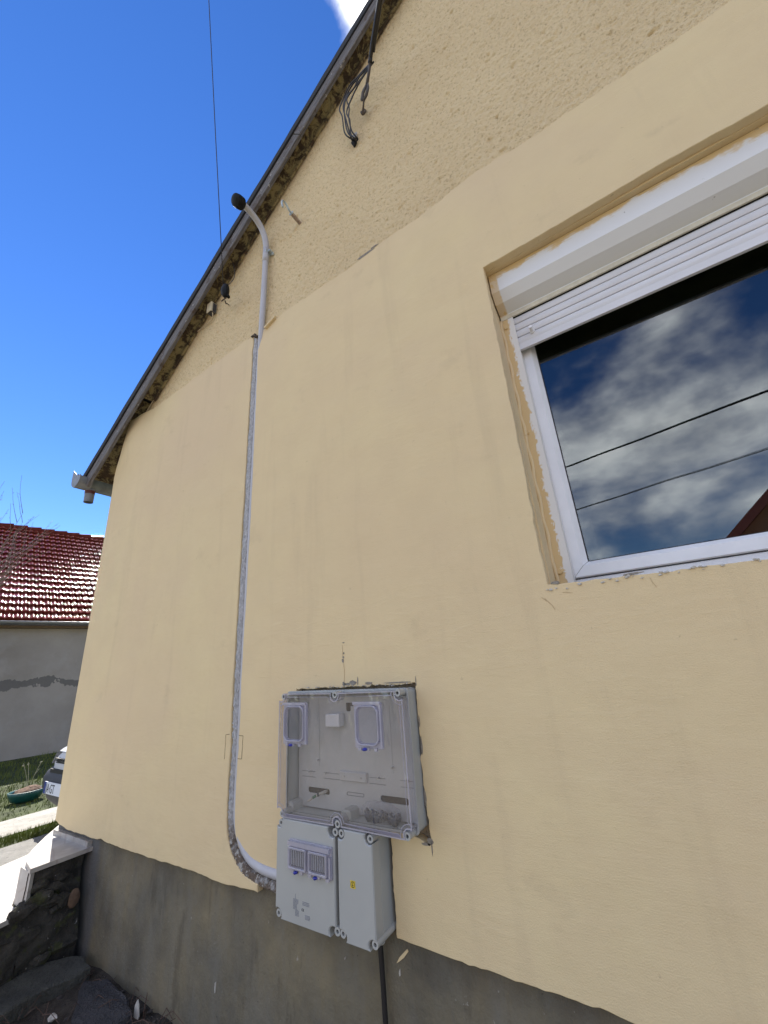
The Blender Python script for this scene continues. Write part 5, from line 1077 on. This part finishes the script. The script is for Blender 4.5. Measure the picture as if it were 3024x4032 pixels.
# snow guards: small raised tiles
# --- bare tree at the left edge
tree = thing("bare_tree", "bare pale branched young tree in front of the maroon roof", "tree", (-9.0, -0.08, -EYE))
def grow(mb_, p, d, L_, r0_, lvl, rnd):
    pts = [p]; cur = p.copy(); dd = d.copy(); n_ = 6
    for i in range(n_):
        dd = (dd + Vector((rnd.uniform(-.10, .10), rnd.uniform(-.10, .10), rnd.uniform(0, .10)))).normalized(); cur = cur + dd * L_ / n_; pts.append(cur.copy())
        if lvl > 0 and i >= 1:
            for q_ in range(2 if lvl > 1 else 1):
                a = rnd.uniform(0, 6.28); nd_ = (dd * 1.2 + Vector((math.cos(a), math.sin(a), rnd.uniform(0.0, .5))) * .75).normalized(); grow(mb_, cur.copy(), nd_, L_ * rnd.uniform(.38, .62), r0_ * .5, lvl - 1, rnd)
        elif lvl == 0 and i in (2, 4):
            a = rnd.uniform(0, 6.28); mb_.tube([cur, cur + Vector((math.cos(a) * .03, math.sin(a) * .03, .02))], [.003, .002], 4)
    mb_.tube(pts, [max(.0018, r0_ * (1 - .85 * i / n_)) for i in range(n_ + 1)], 6)
rn = random.Random(5)
tk = MB(); tk.tube([(-9.0, -0.08, -EYE - .1), (-9.0, -0.10, -0.6), (-9.02, -0.08, 0.2)], [.07, .055, .045], 10).build("trunk", 'bark', tree, True)
br = MB()
for k in range(5):
    a = [0.2, 1.3, 2.2, 3.6, 5.2][k]
    grow(br, Vector((-9.01, -0.08, -0.1 + .08 * k)), Vector((math.cos(a) * .42, math.sin(a) * .34 + .05, 1)).normalized(), 1.95, .018, 2, rn)
br.build("crown", 'bark', tree, True)
# --- teal tub planter with dead plants, thin stalks
tub = thing("tub_planter", "teal plastic tub planter with dry earth on the lawn beside the van", "planter", (-7.35, 1.25, -EYE))
tb = MB(); prof2 = [(0.12, -EYE), (0.16, -EYE + .02), (0.19, -EYE + .08), (0.205, -EYE + .125), (0.195, -EYE + .128), (0.18, -EYE + .10)]
N_ = 28; vs = []; 
for r_, z in prof2:
    vs += [(-7.70 + .9 * r_ * math.cos(2 * math.pi * k / N_), 1.21 + r_ * math.sin(2 * math.pi * k / N_), z) for k in range(N_)]
tb.add(vs, [(i * N_ + k, i * N_ + (k + 1) % N_, (i + 1) * N_ + (k + 1) % N_, (i + 1) * N_ + k) for i in range(len(prof2) - 1) for k in range(N_)]); tb.build("tub", 'teal', tub, True)
MB().blob((-7.70, 1.23, -EYE + .09), 0.165, 3, .12, (.85, 1.0, .45), 4).build("earth", simple("dry_earth", (0.14, 0.085, 0.055), .95, .4, 30, .02, 30), tub, True)
for j, (x, y, h_, lab) in enumerate(((-8.1, 1.36, .42, "tallest pale dry weed stalk behind the teal tub"), (-8.0, 1.02, .20, "short leaning dry weed at the left end of the teal tub"), (-6.95, .62, .10, "small pale weed in the grass in front of the teal tub"))):
    wd = thing("dry_weed", lab, "weed", (x, y, -EYE), "dry weeds on the lawn"); r = random.Random(j + 40); b = MB()
    for k in range(4):
        dx, dy = r.uniform(-.10, .10), r.uniform(-.12, .12); b.tube(spline([(x, y, -EYE), (x + dx * .5, y + dy * .4, -EYE + h_ * .5), (x + dx, y + dy, -EYE + h_ * r.uniform(.7, 1))], 4), .0035 if j == 0 else .003, 5)
        b.blob((x + dx, y + dy, -EYE + h_ * .9), .012, 1, .4, (1, 1, 1), k)
    b.build("stems", 'stalk', wd)

# ================================================================== ACROSS THE STREET (seen in the window glass)
op = thing("house_across_street", "salmon gabled house with a red-brown roof, mirrored in the window pane", "house", (5.4, -11.5, -EYE))
gx0, gx1, gz = 2.35, 9.2, 2.35; ap = ((gx0 + gx1) / 2, gz + (gx1 - gx0) / 2 * .9)
MB().prism([(gx0, -EYE), (gx1, -EYE), (gx1, gz), ap, (gx0, gz)], -11.6, -19).build("wall", 'salmon', op)
rfm = MB(); k_ = .9
rfm.prism([(gx0 - .42, gz - .10), (ap[0], ap[1] + .28), (ap[0], ap[1] + .02), (gx0 - .30, gz - .26)], -11.3, -19.4)
rfm.build("roof_slope", 'redroof', op); rfm = MB(); rfm.prism([(gx1 + .42, gz - .10), (ap[0] + .001, ap[1] + .28), (ap[0] + .001, ap[1] + .02), (gx1 + .30, gz - .26)], -11.3, -19.4); rfm.build("roof_slope", 'redroof', op)
def sag(a, b, s_): 
    a, b = Vector(a), Vector(b); return [a.lerp(b, t / 24) + Vector((0, 0, -s_ * 4 * (t / 24) * (1 - t / 24))) for t in range(25)]
def mirr(x, z, y=10.0): return Vector((x, .48 - y, z))
w1a, w1b = mirr(-1.06, 4.74), mirr(3.45, 5.19); w2a, w2b = mirr(-1.06, 3.44), mirr(3.04, 3.84)
for i, (a, b, rdd, lab) in enumerate(((w1a, w1b, .020, "thicker overhead street cable, upper one mirrored across the window pane"), (w2a, w2b, .011, "thin overhead street cable, lower one mirrored across the window pane"))):
    t = thing("street_cable", lab, "cable", tuple(a), "overhead street cables")
    MB().tube(sag(a - (b - a) * 5, b + (b - a) * 5, 0.0), rdd, 6).build("span", 'cable', t)
    MB().tube(sag(a - (b - a) * 5 + Vector((0, 0, -.05)), b + (b - a) * 5 + Vector((0, 0, .10)), 0.0), rdd * .6, 6).build("span", 'cable', t)

# lift everything from eye level to ground level
bpy.context.view_layer.update()
for o in list(bpy.data.objects):
    if o.parent is None and o.type in {'MESH', 'EMPTY'}: o.location.z += EYE
